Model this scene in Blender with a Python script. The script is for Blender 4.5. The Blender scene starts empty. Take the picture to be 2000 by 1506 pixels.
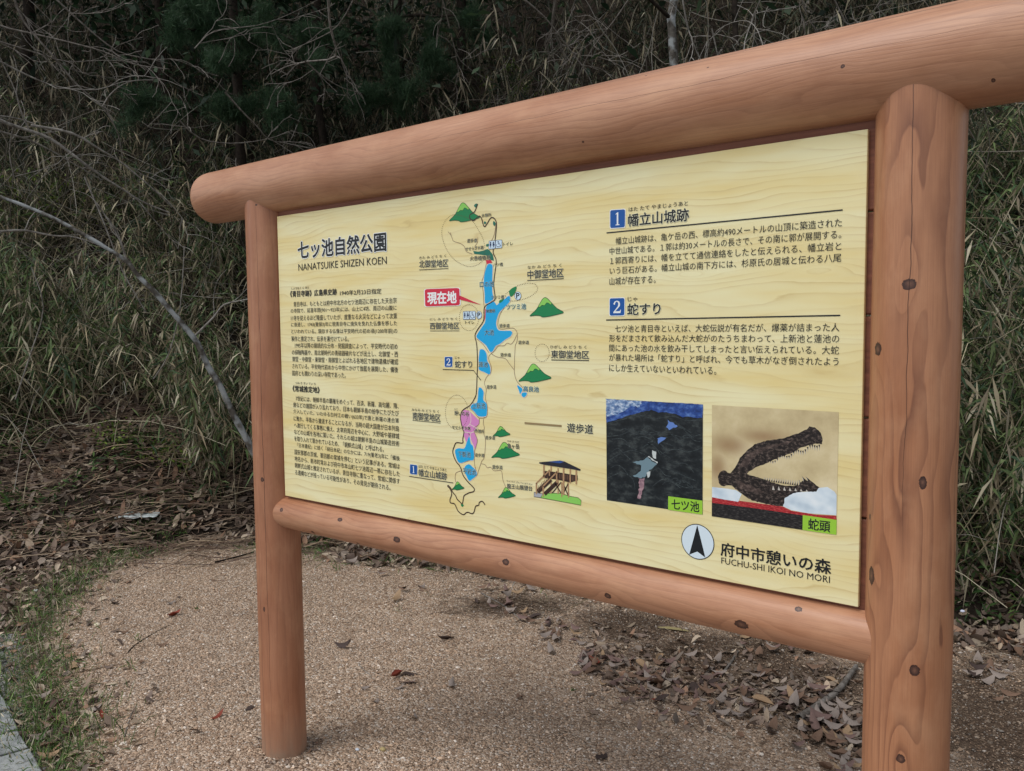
import bpy, bmesh, math, random
import numpy as np
from mathutils import Vector, Matrix
from mathutils.geometry import tessellate_polygon

rng = np.random.default_rng(7)
random.seed(7)
S = bpy.context.scene
COL = S.collection

# ------------------------------------------------------------------ camera
CAM = np.array([2.25908157, -1.63414788, 1.44616612])
RR = np.array([0.78172584, 0.62354765, -0.00964608])
RD = np.array([0.0367666, -0.06152325, -0.99742825])
RF = np.array([-0.6225375, 0.77936078, -0.07102004])
FPX = 1623.65
cd = bpy.data.cameras.new('camera'); cam = bpy.data.objects.new('camera', cd); COL.objects.link(cam)
cam.matrix_world = Matrix(((RR[0], -RD[0], -RF[0], CAM[0]), (RR[1], -RD[1], -RF[1], CAM[1]),
                           (RR[2], -RD[2], -RF[2], CAM[2]), (0, 0, 0, 1)))
cd.sensor_width = 36; cd.lens = FPX / 2000 * 36; cd.clip_start = .05; cd.clip_end = 500
cd.dof.use_dof = False
S.camera = cam
# ------------------------------------------------------------------ light (overcast)
SUN_EL, SUN_AZ = 58, 200          # degrees; azimuth measured from +Y clockwise
w = bpy.data.worlds.new('World'); S.world = w; w.use_nodes = True
wt = w.node_tree; bg = wt.nodes['Background']
sky = wt.nodes.new('ShaderNodeTexSky'); sky.sky_type = 'NISHITA'; sky.sun_disc = False
sky.sun_elevation = math.radians(SUN_EL); sky.sun_rotation = math.radians(SUN_AZ)
hs = wt.nodes.new('ShaderNodeHueSaturation'); hs.inputs['Saturation'].default_value = .22
wt.links.new(sky.outputs[0], hs.inputs['Color']); wt.links.new(hs.outputs[0], bg.inputs[0])
bg.inputs[1].default_value = .13
sd = bpy.data.lights.new('sun', 'SUN'); sun = bpy.data.objects.new('sun', sd); COL.objects.link(sun)
sd.energy = 1.3; sd.angle = math.radians(30); sd.color = (1, .97, .93)
az, el = math.radians(SUN_AZ), math.radians(SUN_EL)
sdir = Vector((math.sin(az) * math.cos(el), math.cos(az) * math.cos(el), math.sin(el)))
sun.rotation_euler = sdir.to_track_quat('Z', 'Y').to_euler(); sun.location = (0, -3, 8)
S.view_settings.view_transform = 'Standard'; S.view_settings.look = 'None'
S.view_settings.gamma = 1; S.view_settings.use_curve_mapping = False
S.view_settings.exposure = 0.28

# ------------------------------------------------------------------ geometry helpers
HF = RF[:2] / np.linalg.norm(RF[:2])              # horizontal forward
HR = np.array([HF[1], -HF[0]])                    # horizontal right
def ray(x, y): return RR * ((x - 1000) / FPX) + RD * ((y - 753) / FPX) + RF
def G(x, y, z=0.0):                                # point of the ground seen there
    d = ray(x, y); return CAM + d * ((z - CAM[2]) / d[2])
def SDW(s, d): return CAM[:2] + np.outer(d, HF) + np.outer(s, HR)
def toSD(xy):
    v = np.atleast_2d(xy)[:, :2] - CAM[:2]; return v @ HR, v @ HF
PT = 1.80301873                                    # top of the panel
def P(x, y):                                       # photo pixel on the flat panel -> metres on the panel
    d = ray(x, y); t = (0 - CAM[1]) / d[1]; p = CAM + t * d; return np.array([p[0], p[2]])
def c1(x, y): return P(530 + x / 5.3786, 430 + y / 5.3786)
def c2(x, y): return P(540 + x / 5.3786, 690 + y / 5.3786)
def c3(x, y): return P(790 + x / 5.128, 380 + y / 5.128)
def c4(x, y): return P(790 + x / 5.128, 560 + y / 5.128)
def c5(x, y): return P(790 + x / 5.128, 780 + y / 5.128)
def c6(x, y): return P(1170 + x / 3.861, 370 + y / 3.861)
def c7(x, y): return P(1170 + x / 3.6736, 760 + y / 3.6736)

def hsh(ix, iy, seed):
    n = (ix * 374761393 + iy * 668265263 + seed * 1442695041) & 0x7fffffff
    n = ((n ^ (n >> 13)) * 1274126177) & 0x7fffffff
    return ((n ^ (n >> 16)) & 0xffff) / 65535.0
def vnoise(x, y, seed=0):
    x = np.asarray(x, float); y = np.asarray(y, float)
    ix = np.floor(x).astype(np.int64); iy = np.floor(y).astype(np.int64); fx = x - ix; fy = y - iy
    fx = fx * fx * (3 - 2 * fx); fy = fy * fy * (3 - 2 * fy)
    a = hsh(ix, iy, seed); b = hsh(ix + 1, iy, seed); c = hsh(ix, iy + 1, seed); d = hsh(ix + 1, iy + 1, seed)
    return (a * (1 - fx) + b * fx) * (1 - fy) + (c * (1 - fx) + d * fx) * fy
def fbm(x, y, seed=0, o=4):
    r = 0; a = .5
    for k in range(o):
        r = r + a * (vnoise(x * 2 ** k, y * 2 ** k, seed + k) - .5); a *= .5
    return r

def link(name, me, parent=None, kind=None, label=None, cat=None, group=None):
    o = bpy.data.objects.new(name, me); COL.objects.link(o)
    if parent: o.parent = parent
    tag(o, label, cat, group, kind); return o
def tag(o, label=None, cat=None, group=None, kind=None):
    if label: o['label'] = label
    if cat: o['category'] = cat
    if group: o['group'] = group
    if kind: o['kind'] = kind
def empty(name, loc, label, cat, group=None):
    o = bpy.data.objects.new(name, None); COL.objects.link(o); o.location = loc; o.empty_display_size = .1
    tag(o, label, cat, group); return o

def npmesh(name, V, F, mats, smooth=False, fm=None, col=None, uv=None):
    """V (n,3), F (m,k) same-size faces, col per-vertex (n,3)"""
    V = np.asarray(V, np.float32); F = np.asarray(F, np.int32)
    me = bpy.data.meshes.new(name); k = F.shape[1]
    me.vertices.add(len(V)); me.vertices.foreach_set('co', V.ravel())
    me.loops.add(F.size); me.loops.foreach_set('vertex_index', F.ravel())
    me.polygons.add(len(F)); me.polygons.foreach_set('loop_start', np.arange(len(F), dtype=np.int32) * k)
    me.polygons.foreach_set('loop_total', np.full(len(F), k, np.int32))
    for m in (mats if isinstance(mats, (list, tuple)) else [mats]): me.materials.append(m)
    if fm is not None: me.polygons.foreach_set('material_index', np.asarray(fm, np.int32))
    me.polygons.foreach_set('use_smooth', np.full(len(F), smooth))
    if col is not None:
        a = me.color_attributes.new('tint', 'FLOAT_COLOR', 'POINT')
        a.data.foreach_set('color', np.c_[col, np.ones(len(V))].astype(np.float32).ravel())
    if uv is not None:
        u = me.uv_layers.new(name='UVMap'); u.data.foreach_set('uv', np.asarray(uv, np.float32)[F.ravel()].ravel())
    me.update(calc_edges=True); me.validate(); return me

# ------------------------------------------------------------------ materials
def lin(r, g, b):
    f = lambda c: (c / 12.92 if c <= .04045 else ((c + .055) / 1.055) ** 2.4)
    return (f(r / 255), f(g / 255), f(b / 255), 1)
class NT:
    def __init__(s, name, rough=.6, spec=.3):
        s.m = bpy.data.materials.new(name); s.m.use_nodes = True; s.t = s.m.node_tree
        s.b = s.t.nodes['Principled BSDF']; s.b.inputs['Roughness'].default_value = rough
        s.b.inputs['Specular IOR Level'].default_value = spec
    def n(s, typ, **k):
        x = s.t.nodes.new(typ)
        for a, v in k.items(): setattr(x, a, v)
        return x
    def set(s, inp, v):
        if isinstance(v, bpy.types.NodeSocket): s.t.links.new(v, inp)
        elif v is not None: inp.default_value = v
    def math(s, op, a, b=None, c=None, clamp=False):
        x = s.n('ShaderNodeMath', operation=op, use_clamp=clamp)
        s.set(x.inputs[0], a); s.set(x.inputs[1], b); s.set(x.inputs[2], c); return x.outputs[0]
    def mix(s, f, a, b, blend='MIX'):
        x = s.n('ShaderNodeMix', data_type='RGBA', blend_type=blend)
        s.set(x.inputs[0], f); s.set(x.inputs[6], a); s.set(x.inputs[7], b); return x.outputs[2]
    def ramp(s, f, stops, interp='LINEAR'):
        x = s.n('ShaderNodeValToRGB'); s.set(x.inputs[0], f); e = x.color_ramp; e.interpolation = interp
        while len(e.elements) > 1: e.elements.remove(e.elements[-1])
        e.elements[0].position = stops[0][0]; e.elements[0].color = stops[0][1]
        for p, c in stops[1:]: q = e.elements.new(p); q.color = c
        return x.outputs[0]
    def comb(s, x, y, z=0.0):
        c = s.n('ShaderNodeCombineXYZ'); s.set(c.inputs[0], x); s.set(c.inputs[1], y); s.set(c.inputs[2], z); return c.outputs[0]
    def noise(s, vec, scale, detail=3, rough=.55):
        x = s.n('ShaderNodeTexNoise'); s.set(x.inputs['Vector'], vec); x.inputs['Scale'].default_value = scale
        x.inputs['Detail'].default_value = detail; x.inputs['Roughness'].default_value = rough; return x.outputs[0]
    def vor(s, vec, scale, out=0, feature='F1'):
        x = s.n('ShaderNodeTexVoronoi', feature=feature); s.set(x.inputs['Vector'], vec); x.inputs['Scale'].default_value = scale
        return x.outputs[out]
    def bump(s, h, strength=.5, dist=.01):
        x = s.n('ShaderNodeBump'); x.inputs['Strength'].default_value = strength; x.inputs['Distance'].default_value = dist
        s.set(x.inputs['Height'], h); s.t.links.new(x.outputs[0], s.b.inputs['Normal'])
    def color(s, c): s.set(s.b.inputs['Base Color'], c)
g1 = lambda v: (v, v, v, 1)
def flat(name, rgb, rough=.5, spec=.3):
    m = NT(name, rough, spec)
    tc = m.n('ShaderNodeTexCoord').outputs['Object']
    c = lin(*rgb); n = m.noise(tc, 9, 2)
    m.color(m.mix(m.math('MULTIPLY', n, .12), c, tuple(x * .8 for x in c[:3]) + (1,))); return m.m

def log_mat(name, knots, seed, length, base=(177, 116, 84), dark=(112, 70, 52), pale=(196, 142, 112), freq=58, warp=.03, grain=.5, dirt=False):
    """stained round timber; uv = (metres along, metres around)"""
    m = NT(name, .5, .42)
    uv = m.n('ShaderNodeUVMap').outputs[0]; sp = m.n('ShaderNodeSeparateXYZ'); m.set(sp.inputs[0], uv)
    u, v = sp.outputs[0], sp.outputs[1]
    lo = m.noise(m.comb(m.math('MULTIPLY', u, 1.3), m.math('MULTIPLY', v, 7.), seed * 3.1), 1, 2, .5)
    md = m.noise(m.comb(m.math('MULTIPLY', u, 7.), m.math('MULTIPLY', v, 26.), seed * 1.7), 1, 2, .5)
    f = m.math('MULTIPLY_ADD', lo, warp * 6, v)
    f = m.math('MULTIPLY_ADD', md, warp * .42, f)
    core = None; halo = None
    for ki, (ku, kv, r) in enumerate(knots):
        ka, kb = 1.15 + .35 * math.sin(ki * 2.3), .85 + .12 * math.cos(ki * 3.1)
        du = m.math('SUBTRACT', u, ku); dv = m.math('SUBTRACT', v, kv)
        a = m.math('MULTIPLY', du, 1 / (r * 4.5)); b = m.math('MULTIPLY', dv, 1 / (r * 2.2))
        d2 = m.math('ADD', m.math('MULTIPLY', a, a), m.math('MULTIPLY', b, b))
        e = m.math('EXPONENT', m.math('MULTIPLY', d2, -1.0))
        f = m.math('MULTIPLY_ADD', e, r * 2.6, f)
        a = m.math('MULTIPLY', du, 1 / (r * ka)); b = m.math('MULTIPLY', dv, 1 / (r * kb))
        k = m.math('SQRT', m.math('ADD', m.math('MULTIPLY', a, a), m.math('MULTIPLY', b, b)))
        core = k if core is None else m.math('MINIMUM', core, k)
    ph = m.math('FRACT', m.math('MULTIPLY', f, freq))
    line = m.ramp(ph, [(0, g1(0)), (.55, g1(.12)), (.86, g1(.75)), (.95, g1(1)), (1, g1(0))])
    fine = m.noise(m.comb(m.math('MULTIPLY', u, 9.), m.math('MULTIPLY', v, 420.), seed), 1, 3, .6)
    patch = m.noise(m.comb(m.math('MULTIPLY', u, 3.), m.math('MULTIPLY', v, 12.), seed + 9.), 1, 4, .6)
    c = m.mix(m.ramp(patch, [(.3, g1(0)), (.72, g1(1))]), lin(*base), lin(*pale))
    amt = m.math('MULTIPLY', line, m.ramp(m.noise(m.comb(m.math('MULTIPLY', u, 2.), m.math('MULTIPLY', v, 9.), seed + 4.), 1, 2), [(.3, g1(.08)), (.62, g1(grain))]))
    c = m.mix(amt, c, lin(*dark))
    c = m.mix(m.math('MULTIPLY', m.ramp(fine, [(.35, g1(1)), (.6, g1(0))]), .2), c, lin(*dark))
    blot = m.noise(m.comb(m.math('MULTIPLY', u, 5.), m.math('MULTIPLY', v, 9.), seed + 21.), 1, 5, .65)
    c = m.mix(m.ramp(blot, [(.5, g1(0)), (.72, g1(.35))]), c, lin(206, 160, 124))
    c = m.mix(m.ramp(m.noise(m.comb(m.math('MULTIPLY', u, 2.2), m.math('MULTIPLY', v, 5.), seed + 33.), 1, 5, .7), [(.5, g1(0)), (.74, g1(.4))]), c, lin(128, 80, 56))
    if dirt:
        dz = m.math('ADD', u, m.math('MULTIPLY', m.math('SUBTRACT', m.noise(m.comb(m.math('MULTIPLY', u, 14.), m.math('MULTIPLY', v, 30.), 2.), 1, 4, .7), .5), .16))
        c = m.mix(m.ramp(dz, [(.25, g1(.8)), (.30, g1(.4)), (.42, g1(0))]), c, lin(150, 128, 110))
    if core is not None:
        kk = m.math('MULTIPLY_ADD', m.math('SUBTRACT', m.noise(uv, 170, 4, .7), .5), 1.0, core)
        c = m.mix(m.ramp(kk, [(.9, g1(1)), (1.5, g1(.35)), (2.6, g1(0))]), c, lin(128, 72, 50))
        kc = m.ramp(kk, [(0, lin(122, 86, 68)), (.35, lin(96, 66, 54)), (.75, lin(66, 44, 38)), (.98, lin(50, 33, 29))])
        c = m.mix(m.ramp(kk, [(.92, g1(1)), (1.05, g1(0))]), c, kc)
    # drying cracks
    wob = m.math('MULTIPLY', m.math('SUBTRACT', m.noise(m.comb(m.math('MULTIPLY', u, 4.), seed), 1, 4, .6), .5), .02)
    crack = None
    for (v0, ua, ub, wd) in CR.get(name, []):
        dd = m.math('ABSOLUTE', m.math('SUBTRACT', m.math('ADD', v, wob), v0))
        mid, hl = (ua + ub) / 2, (ub - ua) / 2
        tap = m.math('SUBTRACT', 1.0, m.math('POWER', m.math('ABSOLUTE', m.math('DIVIDE', m.math('SUBTRACT', u, mid), hl)), 2.0), clamp=True)
        k = m.math('LESS_THAN', dd, m.math('MULTIPLY', tap, wd))
        crack = k if crack is None else m.math('MAXIMUM', crack, k)
    h = m.math('ADD', m.math('MULTIPLY', line, -.3), m.math('MULTIPLY', fine, .5))
    if crack is not None:
        c = m.mix(m.math('MULTIPLY', crack, .8), c, lin(58, 32, 24)); h = m.math('MULTIPLY_ADD', crack, -3.0, h)
    m.color(c)
    m.set(m.b.inputs['Roughness'], m.math('MULTIPLY_ADD', patch, .3, .26))
    m.bump(h, .35, .0012)
    return m.m
CR = {'beam_wood': [(.195, 1.2, 3.3, .0008), (.262, .9, 2.6, .0004), (.185, 1.3, 2.1, .0005)],
      'left_post_wood': [(.262, .3, 2.2, .0009), (.228, -.2, 1.2, .0008)],
      'right_post_wood': [(.243, 1.25, 2.4, .0008), (.30, -.4, .9, .0005)],
      'rail_wood': [(.105, -.5, 1.9, .0009)]}

def tint_mat(name, rough=.6, transl=.25, spec=.25, mul=1.0):
    m = NT(name, rough, spec)
    a = m.n('ShaderNodeAttribute', attribute_name='tint').outputs['Color']
    tc = m.n('ShaderNodeTexCoord').outputs['Object']
    c = m.mix(m.math('MULTIPLY', m.noise(tc, 40, 2), .35), a, tuple([.6 * mul] * 3) + (1,), 'MULTIPLY') if False else a
    m.color(c)
    if transl:
        t = m.n('ShaderNodeBsdfTranslucent'); m.set(t.inputs[0], c); mx = m.n('ShaderNodeMixShader'); mx.inputs[0].default_value = transl
        m.t.links.new(m.b.outputs[0], mx.inputs[1]); m.t.links.new(t.outputs[0], mx.inputs[2])
        m.t.links.new(mx.outputs[0], m.t.nodes['Material Output'].inputs[0])
    return m.m
M_leaf = tint_mat('foliage', .55, .25)
M_dry = tint_mat('dry_stalks', .8, 0, .1)
M_litter = tint_mat('leaf_litter', .75, .1, .15)
M_grain = tint_mat('gravel_grains', .85, 0, .2)

def bark_mat(name, a, b, patch=None, scale=30):
    m = NT(name, .85, .15)
    tc = m.n('ShaderNodeTexCoord').outputs['Object']
    n1 = m.noise(tc, scale, 5, .65); n2 = m.noise(tc, scale * .35, 3)
    c = m.mix(m.ramp(n1, [(.35, g1(0)), (.65, g1(1))]), lin(*a), lin(*b))
    if patch: c = m.mix(m.ramp(n2, [(.44, g1(0)), (.6, g1(1))]), c, lin(*patch))
    m.color(c); m.bump(n1, .6, .004); return m.m
M_mottled = bark_mat('mottled_bark', (98, 94, 88), (58, 54, 49), (146, 150, 151), 34)
M_twig = bark_mat('grey_twig_bark', (140, 134, 128), (88, 82, 76))
M_twig_pale = bark_mat('pale_twig_bark', (154, 150, 144), (100, 95, 90))
M_bark = bark_mat('dark_bark', (52, 44, 38), (30, 26, 22))

# ------------------------------------------------------------------ terrain
_fs = np.array([-14, -9, -6, -4.2, -3.08, -2.6, -1.88, -.34, .83, 1.77, 2.28, 4, 8, 14.])
_fd = np.array([7, 5.6, 4.9, 4.75, 4.9, 5.38, 5.76, 5.24, 4.55, 4.1, 3.85, 3.4, 3.0, 3.0])
def foot(s): return np.interp(s, _fs, _fd)
def hill(s, d):
    t = d - foot(s)
    left = 1 / (1 + np.exp((s + 1.25) * 4))
    zl = np.where(t < 1.6, .30 * t, .48 + .95 * (t - 1.6)); zr = .78 * t + .12 * np.maximum(t - 1.5, 0)
    z = left * zl + (1 - left) * zr
    z = np.where(t > 9, z - .35 * (t - 9), z)
    z = z + np.clip(t, 0, 1) * (fbm(s * .9, d * .9, 5) * .5 + fbm(s * 3, d * 3, 8) * .18)
    # heap of cut stalks and leaves
    z = z + .30 * np.exp(-(((s + 3.05) / .75) ** 2 + ((d - 6.4) / .55) ** 2)) + .12 * np.exp(-(((s + 2.6) / .7) ** 2 + ((d - 5.9) / .4) ** 2))
    return np.where(t < 0, t * .6, z) - .01
def gz(s, d):   # ground relief
    return fbm(s * 1.1, d * 1.1, 31) * .05 + fbm(s * 6, d * 6, 37) * .012
def surf(s, d): return np.maximum(gz(s, d) * 1.0, hill(s, d))
def gsurf_pt(px, py):
    z = 0.
    for _ in range(12):
        p = G(px, py, z); s, d = toSD(p[:2]); z = float(surf(s, d)[0])
    return p
def hillpt(px, py):      # first hit of a view ray with the terrain
    d = ray(px, py)
    for t in np.arange(2, 30, .02):
        p = CAM + d * t; s, dd = toSD(p[:2])
        if p[2] < surf(s, dd)[0]: return p
    return CAM + d * 12

def ground_mat():
    m = NT('weathered_granite_gravel', .9, .2)
    tc = m.n('ShaderNodeTexCoord').outputs['Object']
    soil = m.n('ShaderNodeAttribute', attribute_name='tint').outputs['Color']
    sp = m.n('ShaderNodeSeparateColor'); m.set(sp.inputs[0], soil)
    v1 = m.vor(tc, 105, 0); vc = m.vor(tc, 105, 1); v2 = m.vor(tc, 52, 0)
    rnd = m.n('ShaderNodeSeparateColor'); m.set(rnd.inputs[0], vc)
    c = m.ramp(rnd.outputs[0], [(0, lin(124, 104, 87)), (.35, lin(177, 152, 129)), (.6, lin(197, 172, 148)), (.85, lin(212, 191, 169)), (1, lin(220, 207, 192))])
    big = m.noise(tc, 1.1, 4, .6); c = m.mix(m.ramp(big, [(.35, g1(0)), (.65, g1(.65))]), c, m.mix(.5, c, lin(166, 148, 134)))
    mid = m.noise(tc, 6, 4, .65); c = m.mix(m.ramp(mid, [(.45, g1(0)), (.75, g1(.5))]), c, lin(120, 98, 80))
    dk = m.ramp(m.noise(tc, 34, 5, .7), [(.25, lin(62, 50, 42)), (.5, lin(92, 76, 63)), (.75, lin(120, 102, 86))])
    edge = m.math('ADD', sp.outputs[0], m.math('MULTIPLY', m.math('SUBTRACT', m.noise(tc, 7, 6, .75), .5), 1.5))
    c = m.mix(m.ramp(edge, [(.3, g1(0)), (.75, g1(1))]), c, dk)
    gr = m.ramp(rnd.outputs[1], [(0, lin(92, 92, 92)), (.5, lin(136, 136, 134)), (1, lin(178, 178, 176))])
    c = m.mix(m.ramp(m.math('ADD', sp.outputs[1], m.math('MULTIPLY', m.math('SUBTRACT', mid, .5), .5)), [(.4, g1(0)), (.6, g1(1))]), c, gr)
    cre = m.ramp(v1, [(.25, g1(1)), (.75, g1(.45))]); c = m.mix(1.0, c, cre, 'MULTIPLY') if False else c
    m.color(c)
    h = m.math('SUBTRACT', 1.0, m.math('MULTIPLY', v1, 1.2)); h = m.math('MULTIPLY_ADD', m.math('SUBTRACT', 1.0, v2), .8, h)
    m.bump(h, 1.0, .010); return m.m
M_ground = ground_mat()

def grid_mesh(name, s0, s1, d0, d1, step, zf, mat, colf=None):
    ss = np.arange(s0, s1 + step / 2, step); ds = np.arange(d0, d1 + step / 2, step)
    A, B = np.meshgrid(ss, ds); a, b = A.ravel(), B.ravel(); xy = SDW(a, b); z = zf(a, b)
    n = len(ss); k = len(ds); i = np.arange(n * k).reshape(k, n)
    F = np.stack([i[:-1, :-1], i[:-1, 1:], i[1:, 1:], i[1:, :-1]], -1).reshape(-1, 4)
    return npmesh(name, np.c_[xy, z], F, mat, True, col=colf(a, b) if colf else None)

GRASS_PX = [(235, 1085), (185, 1115), (130, 1150), (75, 1205), (55, 1270), (62, 1330), (70, 1390), (82, 1440), (100, 1480), (120, 1530)]
gl = np.array([G(*p)[:2] for p in GRASS_PX]); gls, gld = toSD(gl)
def strip_s(d): o = np.argsort(gld); return np.interp(d, gld[o], gls[o])
SOILP = [(1400, 1270, .55, .32), (1230, 1220, .35, .3), (1560, 1330, .4, .3), (1640, 1420, .25, .25), (1000, 1180, .35, .2), (1930, 1400, .5, .7)]
def soil_w(s, d):
    t = foot(s) - d
    bank = np.clip(1.15 - t / .45, 0, 1)
    right = 1 / (1 + np.exp(-(s - 1.35 + .30 * (3.2 - d)) * 5)) * .62
    dr_ = 0
    for px, py, a, b in SOILP:
        q = G(px, py); qs, qd = toSD(q[:2]); dr_ = np.maximum(dr_, .95 * np.exp(-(((s - qs) / a) ** 2 + ((d - qd) / b) ** 2) ** 1.1))
    gstrip = np.exp(-((s - strip_s(d)) / .12) ** 2) * .75 * (d < 5.4)
    drift = dr_
    r = np.maximum.reduce([bank, right, gstrip, drift])
    gg = ((s < strip_s(d) - .03) & (d < 3.9)) * 1.0; r = np.where((s < strip_s(d) + .05) & (d >= 3.8), .9, r)
    return np.c_[r, gg, r * 0]
gm = grid_mesh('ground', -7, 7, .2, 7.5, .035, gz, M_ground, soil_w)
link('ground', gm, kind='structure')
# the same ground, going on to the horizon
bm = bmesh.new(); bmesh.ops.create_grid(bm, x_segments=8, y_segments=8, size=150); me = bpy.data.meshes.new('far_ground')
bm.to_mesh(me); bm.free(); me.materials.append(M_ground); a = me.color_attributes.new('tint', 'FLOAT_COLOR', 'POINT')
fg = link('ground', me, kind='structure'); fg.location = (CAM[0], CAM[1], -.09)

def hill_mat():
    m = NT('forest_soil', .95, .1); tc = m.n('ShaderNodeTexCoord').outputs['Object']
    n = m.noise(tc, 14, 6, .7); c = m.ramp(n, [(.3, lin(36, 32, 28)), (.5, lin(60, 52, 45)), (.7, lin(92, 80, 70))]); m.color(c); m.bump(n, 1, .05); return m.m
def hz(s, d): return hill(s, d)
hm = grid_mesh('hillside', -22, 22, 2.4, 30, .12, hz, hill_mat()); link('hillside', hm, kind='structure')

# ------------------------------------------------------------------ the sign
def log_mesh(name, A, B, r, mat, capA=0, capB=0, rvar=.02, seed=0, N=72, taper=0.0, flats=0.0, step=.03):
    """round log from A to B; rounded ends of length cap; uv in metres"""
    A = np.array(A, float); B = np.array(B, float); L = np.linalg.norm(B - A); ax = (B - A) / L
    up = np.array([0, 0, 1.]) if abs(ax[2]) < .9 else np.array([0, 1., 0])   # seam direction = -up / +y : back side
    if abs(ax[2]) < .9: e1 = np.array([0, 1., 0])
    else: e1 = np.array([0, 1., 0])
    e1 = e1 - ax * (e1 @ ax); e1 /= np.linalg.norm(e1); e2 = np.cross(ax, e1)
    us = list(np.arange(capA, L - capB, step)) + [L - capB]
    def cap(c, sgn):
        o = []
        for k in range(1, 13):
            a = k / 12 * math.pi / 2; o.append((c * math.sin(a), max(math.cos(a), 0) ** .72))
        return o
    rings = []
    if capA: rings += [(capA - x, f) for x, f in reversed(cap(capA, -1))]
    else: rings += []
    rings += [(u, 1.) for u in us]
    if capB: rings += [(L - capB + x, f) for x, f in cap(capB, 1)]
    th = np.linspace(0, 2 * math.pi, N + 1); V = []; UV = []
    for u, f in rings:
        rr = (r * (1 + taper * (u / L - .5)) * (1 + rvar * 2 * fbm(np.cos(th) * 1.1 + seed * 7 + 40, np.full_like(th, u * 1.3) + np.sin(th) * 1.1, seed, 3))
              * (1 + flats * np.cos(th * 9 + seed + .6 * np.sin(u * 1.1)) ** 3))
        rr = rr * f
        pts = A + ax * u + np.outer(rr * np.cos(th), e1) + np.outer(rr * np.sin(th), e2)
        V.append(pts); UV.append(np.c_[np.full(N + 1, u), th * r])
    V = np.concatenate(V); UV = np.concatenate(UV); n = len(rings); i = np.arange(n * (N + 1)).reshape(n, N + 1)
    F = np.stack([i[:-1, :-1], i[:-1, 1:], i[1:, 1:], i[1:, :-1]], -1).reshape(-1, 4)
    return npmesh(name, V, F, mat, True, uv=UV)

sign = empty('information_board', (.9, .03, 0), 'large wooden park information board with map, framed by round orange-brown logs', 'sign')
def child(name, me, parent=sign, **k):
    o = link(name, me, parent, **k); o.matrix_parent_inverse = Matrix.Translation(parent.location).inverted() if parent is sign else Matrix(); return o
PX0, PX1 = -.0835, 1.8835; PY = .029; RP = .0745
BZ = .101 + PT; RZ = PT - .962
# knot positions: (along, around) ; around runs from the back (+y)
def kn_v(zsign, ang, r): return math.radians(ang) * r
# posts go up the z axis: front (-y) = 180 deg
Zp = lambda z: z          # u = height above post start (-0.25)
def post_knot(px, py, cx, r):
    d = ray(px, py); o = CAM[:2] - np.array([cx, PY]); dd = d[:2]; a = dd @ dd; b = 2 * o @ dd; c = o @ o - r * r
    t = (-b - math.sqrt(max(b * b - 4 * a * c, 0))) / (2 * a); p = CAM + d * t
    rel = p[:2] - np.array([cx, PY]); e1 = np.array([0, 1.]); e2 = np.array([-1., 0])     # z x y = -x
    th = math.atan2(rel @ e2, rel @ e1) % (2 * math.pi); return (p[2] + .25, th * r)
def beam_knot(px, py, cz, r, x0):
    d = ray(px, py); o = np.array([CAM[1] - PY, CAM[2] - cz]); dd = d[1:]; a = dd @ dd; b = 2 * o @ dd; c = o @ o - r * r
    t = (-b - math.sqrt(max(b * b - 4 * a * c, 0))) / (2 * a); p = CAM + d * t
    rel = np.array([p[1] - PY, p[2] - cz]); th = math.atan2(rel[1], rel[0]) % (2 * math.pi); return (p[0] - x0, th * r)
K = lambda lst, f, *a: [(*f(x, y, *a), r) for x, y, r in lst]
kR = K([(1718, 682, .0105), (1705, 1125, .0125), (1782, 555, .013), (1808, 943, .009), (1792, 1309, .009), (1765, 1482, .0105), (1702, 1010, .004)], post_knot, PX1, RP)
kL = K([(512, 937, .007), (516, 1190, .006), (500, 400, .004)], post_knot, PX0, RP)
RR_ = .055; RX0 = -.09
kRail = K([(550, 996, .007), (664, 1015, .008), (612, 1040, .009), (775, 1054, .011), (988, 1098, .009), (1187, 1164, .011), (1448, 1220, .011), (1560, 1190, .008), (700, 1062, .007), (1030, 1150, .008)], beam_knot, RZ, RR_, RX0)
BR = .090; BX0 = -.448
kBeam = K([(1646, 137, .0035), (1383, 138, .002), (1940, 164, .004), (1262, 153, .002), (1139, 281, .0025)], beam_knot, BZ, BR, BX0)
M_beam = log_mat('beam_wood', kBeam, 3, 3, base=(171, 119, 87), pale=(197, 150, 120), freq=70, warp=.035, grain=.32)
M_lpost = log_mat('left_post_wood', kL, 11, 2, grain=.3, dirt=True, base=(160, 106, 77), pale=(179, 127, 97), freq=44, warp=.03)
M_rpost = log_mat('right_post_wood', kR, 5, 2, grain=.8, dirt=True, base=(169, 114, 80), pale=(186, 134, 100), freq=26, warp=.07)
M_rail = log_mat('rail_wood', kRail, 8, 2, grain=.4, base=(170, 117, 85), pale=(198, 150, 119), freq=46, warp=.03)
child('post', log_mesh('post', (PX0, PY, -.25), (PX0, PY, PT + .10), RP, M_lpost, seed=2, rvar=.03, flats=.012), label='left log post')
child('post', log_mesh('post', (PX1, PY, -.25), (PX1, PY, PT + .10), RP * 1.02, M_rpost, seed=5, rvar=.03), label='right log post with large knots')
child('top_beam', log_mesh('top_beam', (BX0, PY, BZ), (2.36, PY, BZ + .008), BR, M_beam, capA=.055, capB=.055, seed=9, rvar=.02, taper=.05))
child('rail', log_mesh('rail', (RX0, PY, RZ), (1.91, PY, RZ), RR_, M_rail, seed=14, rvar=.03))
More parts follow.
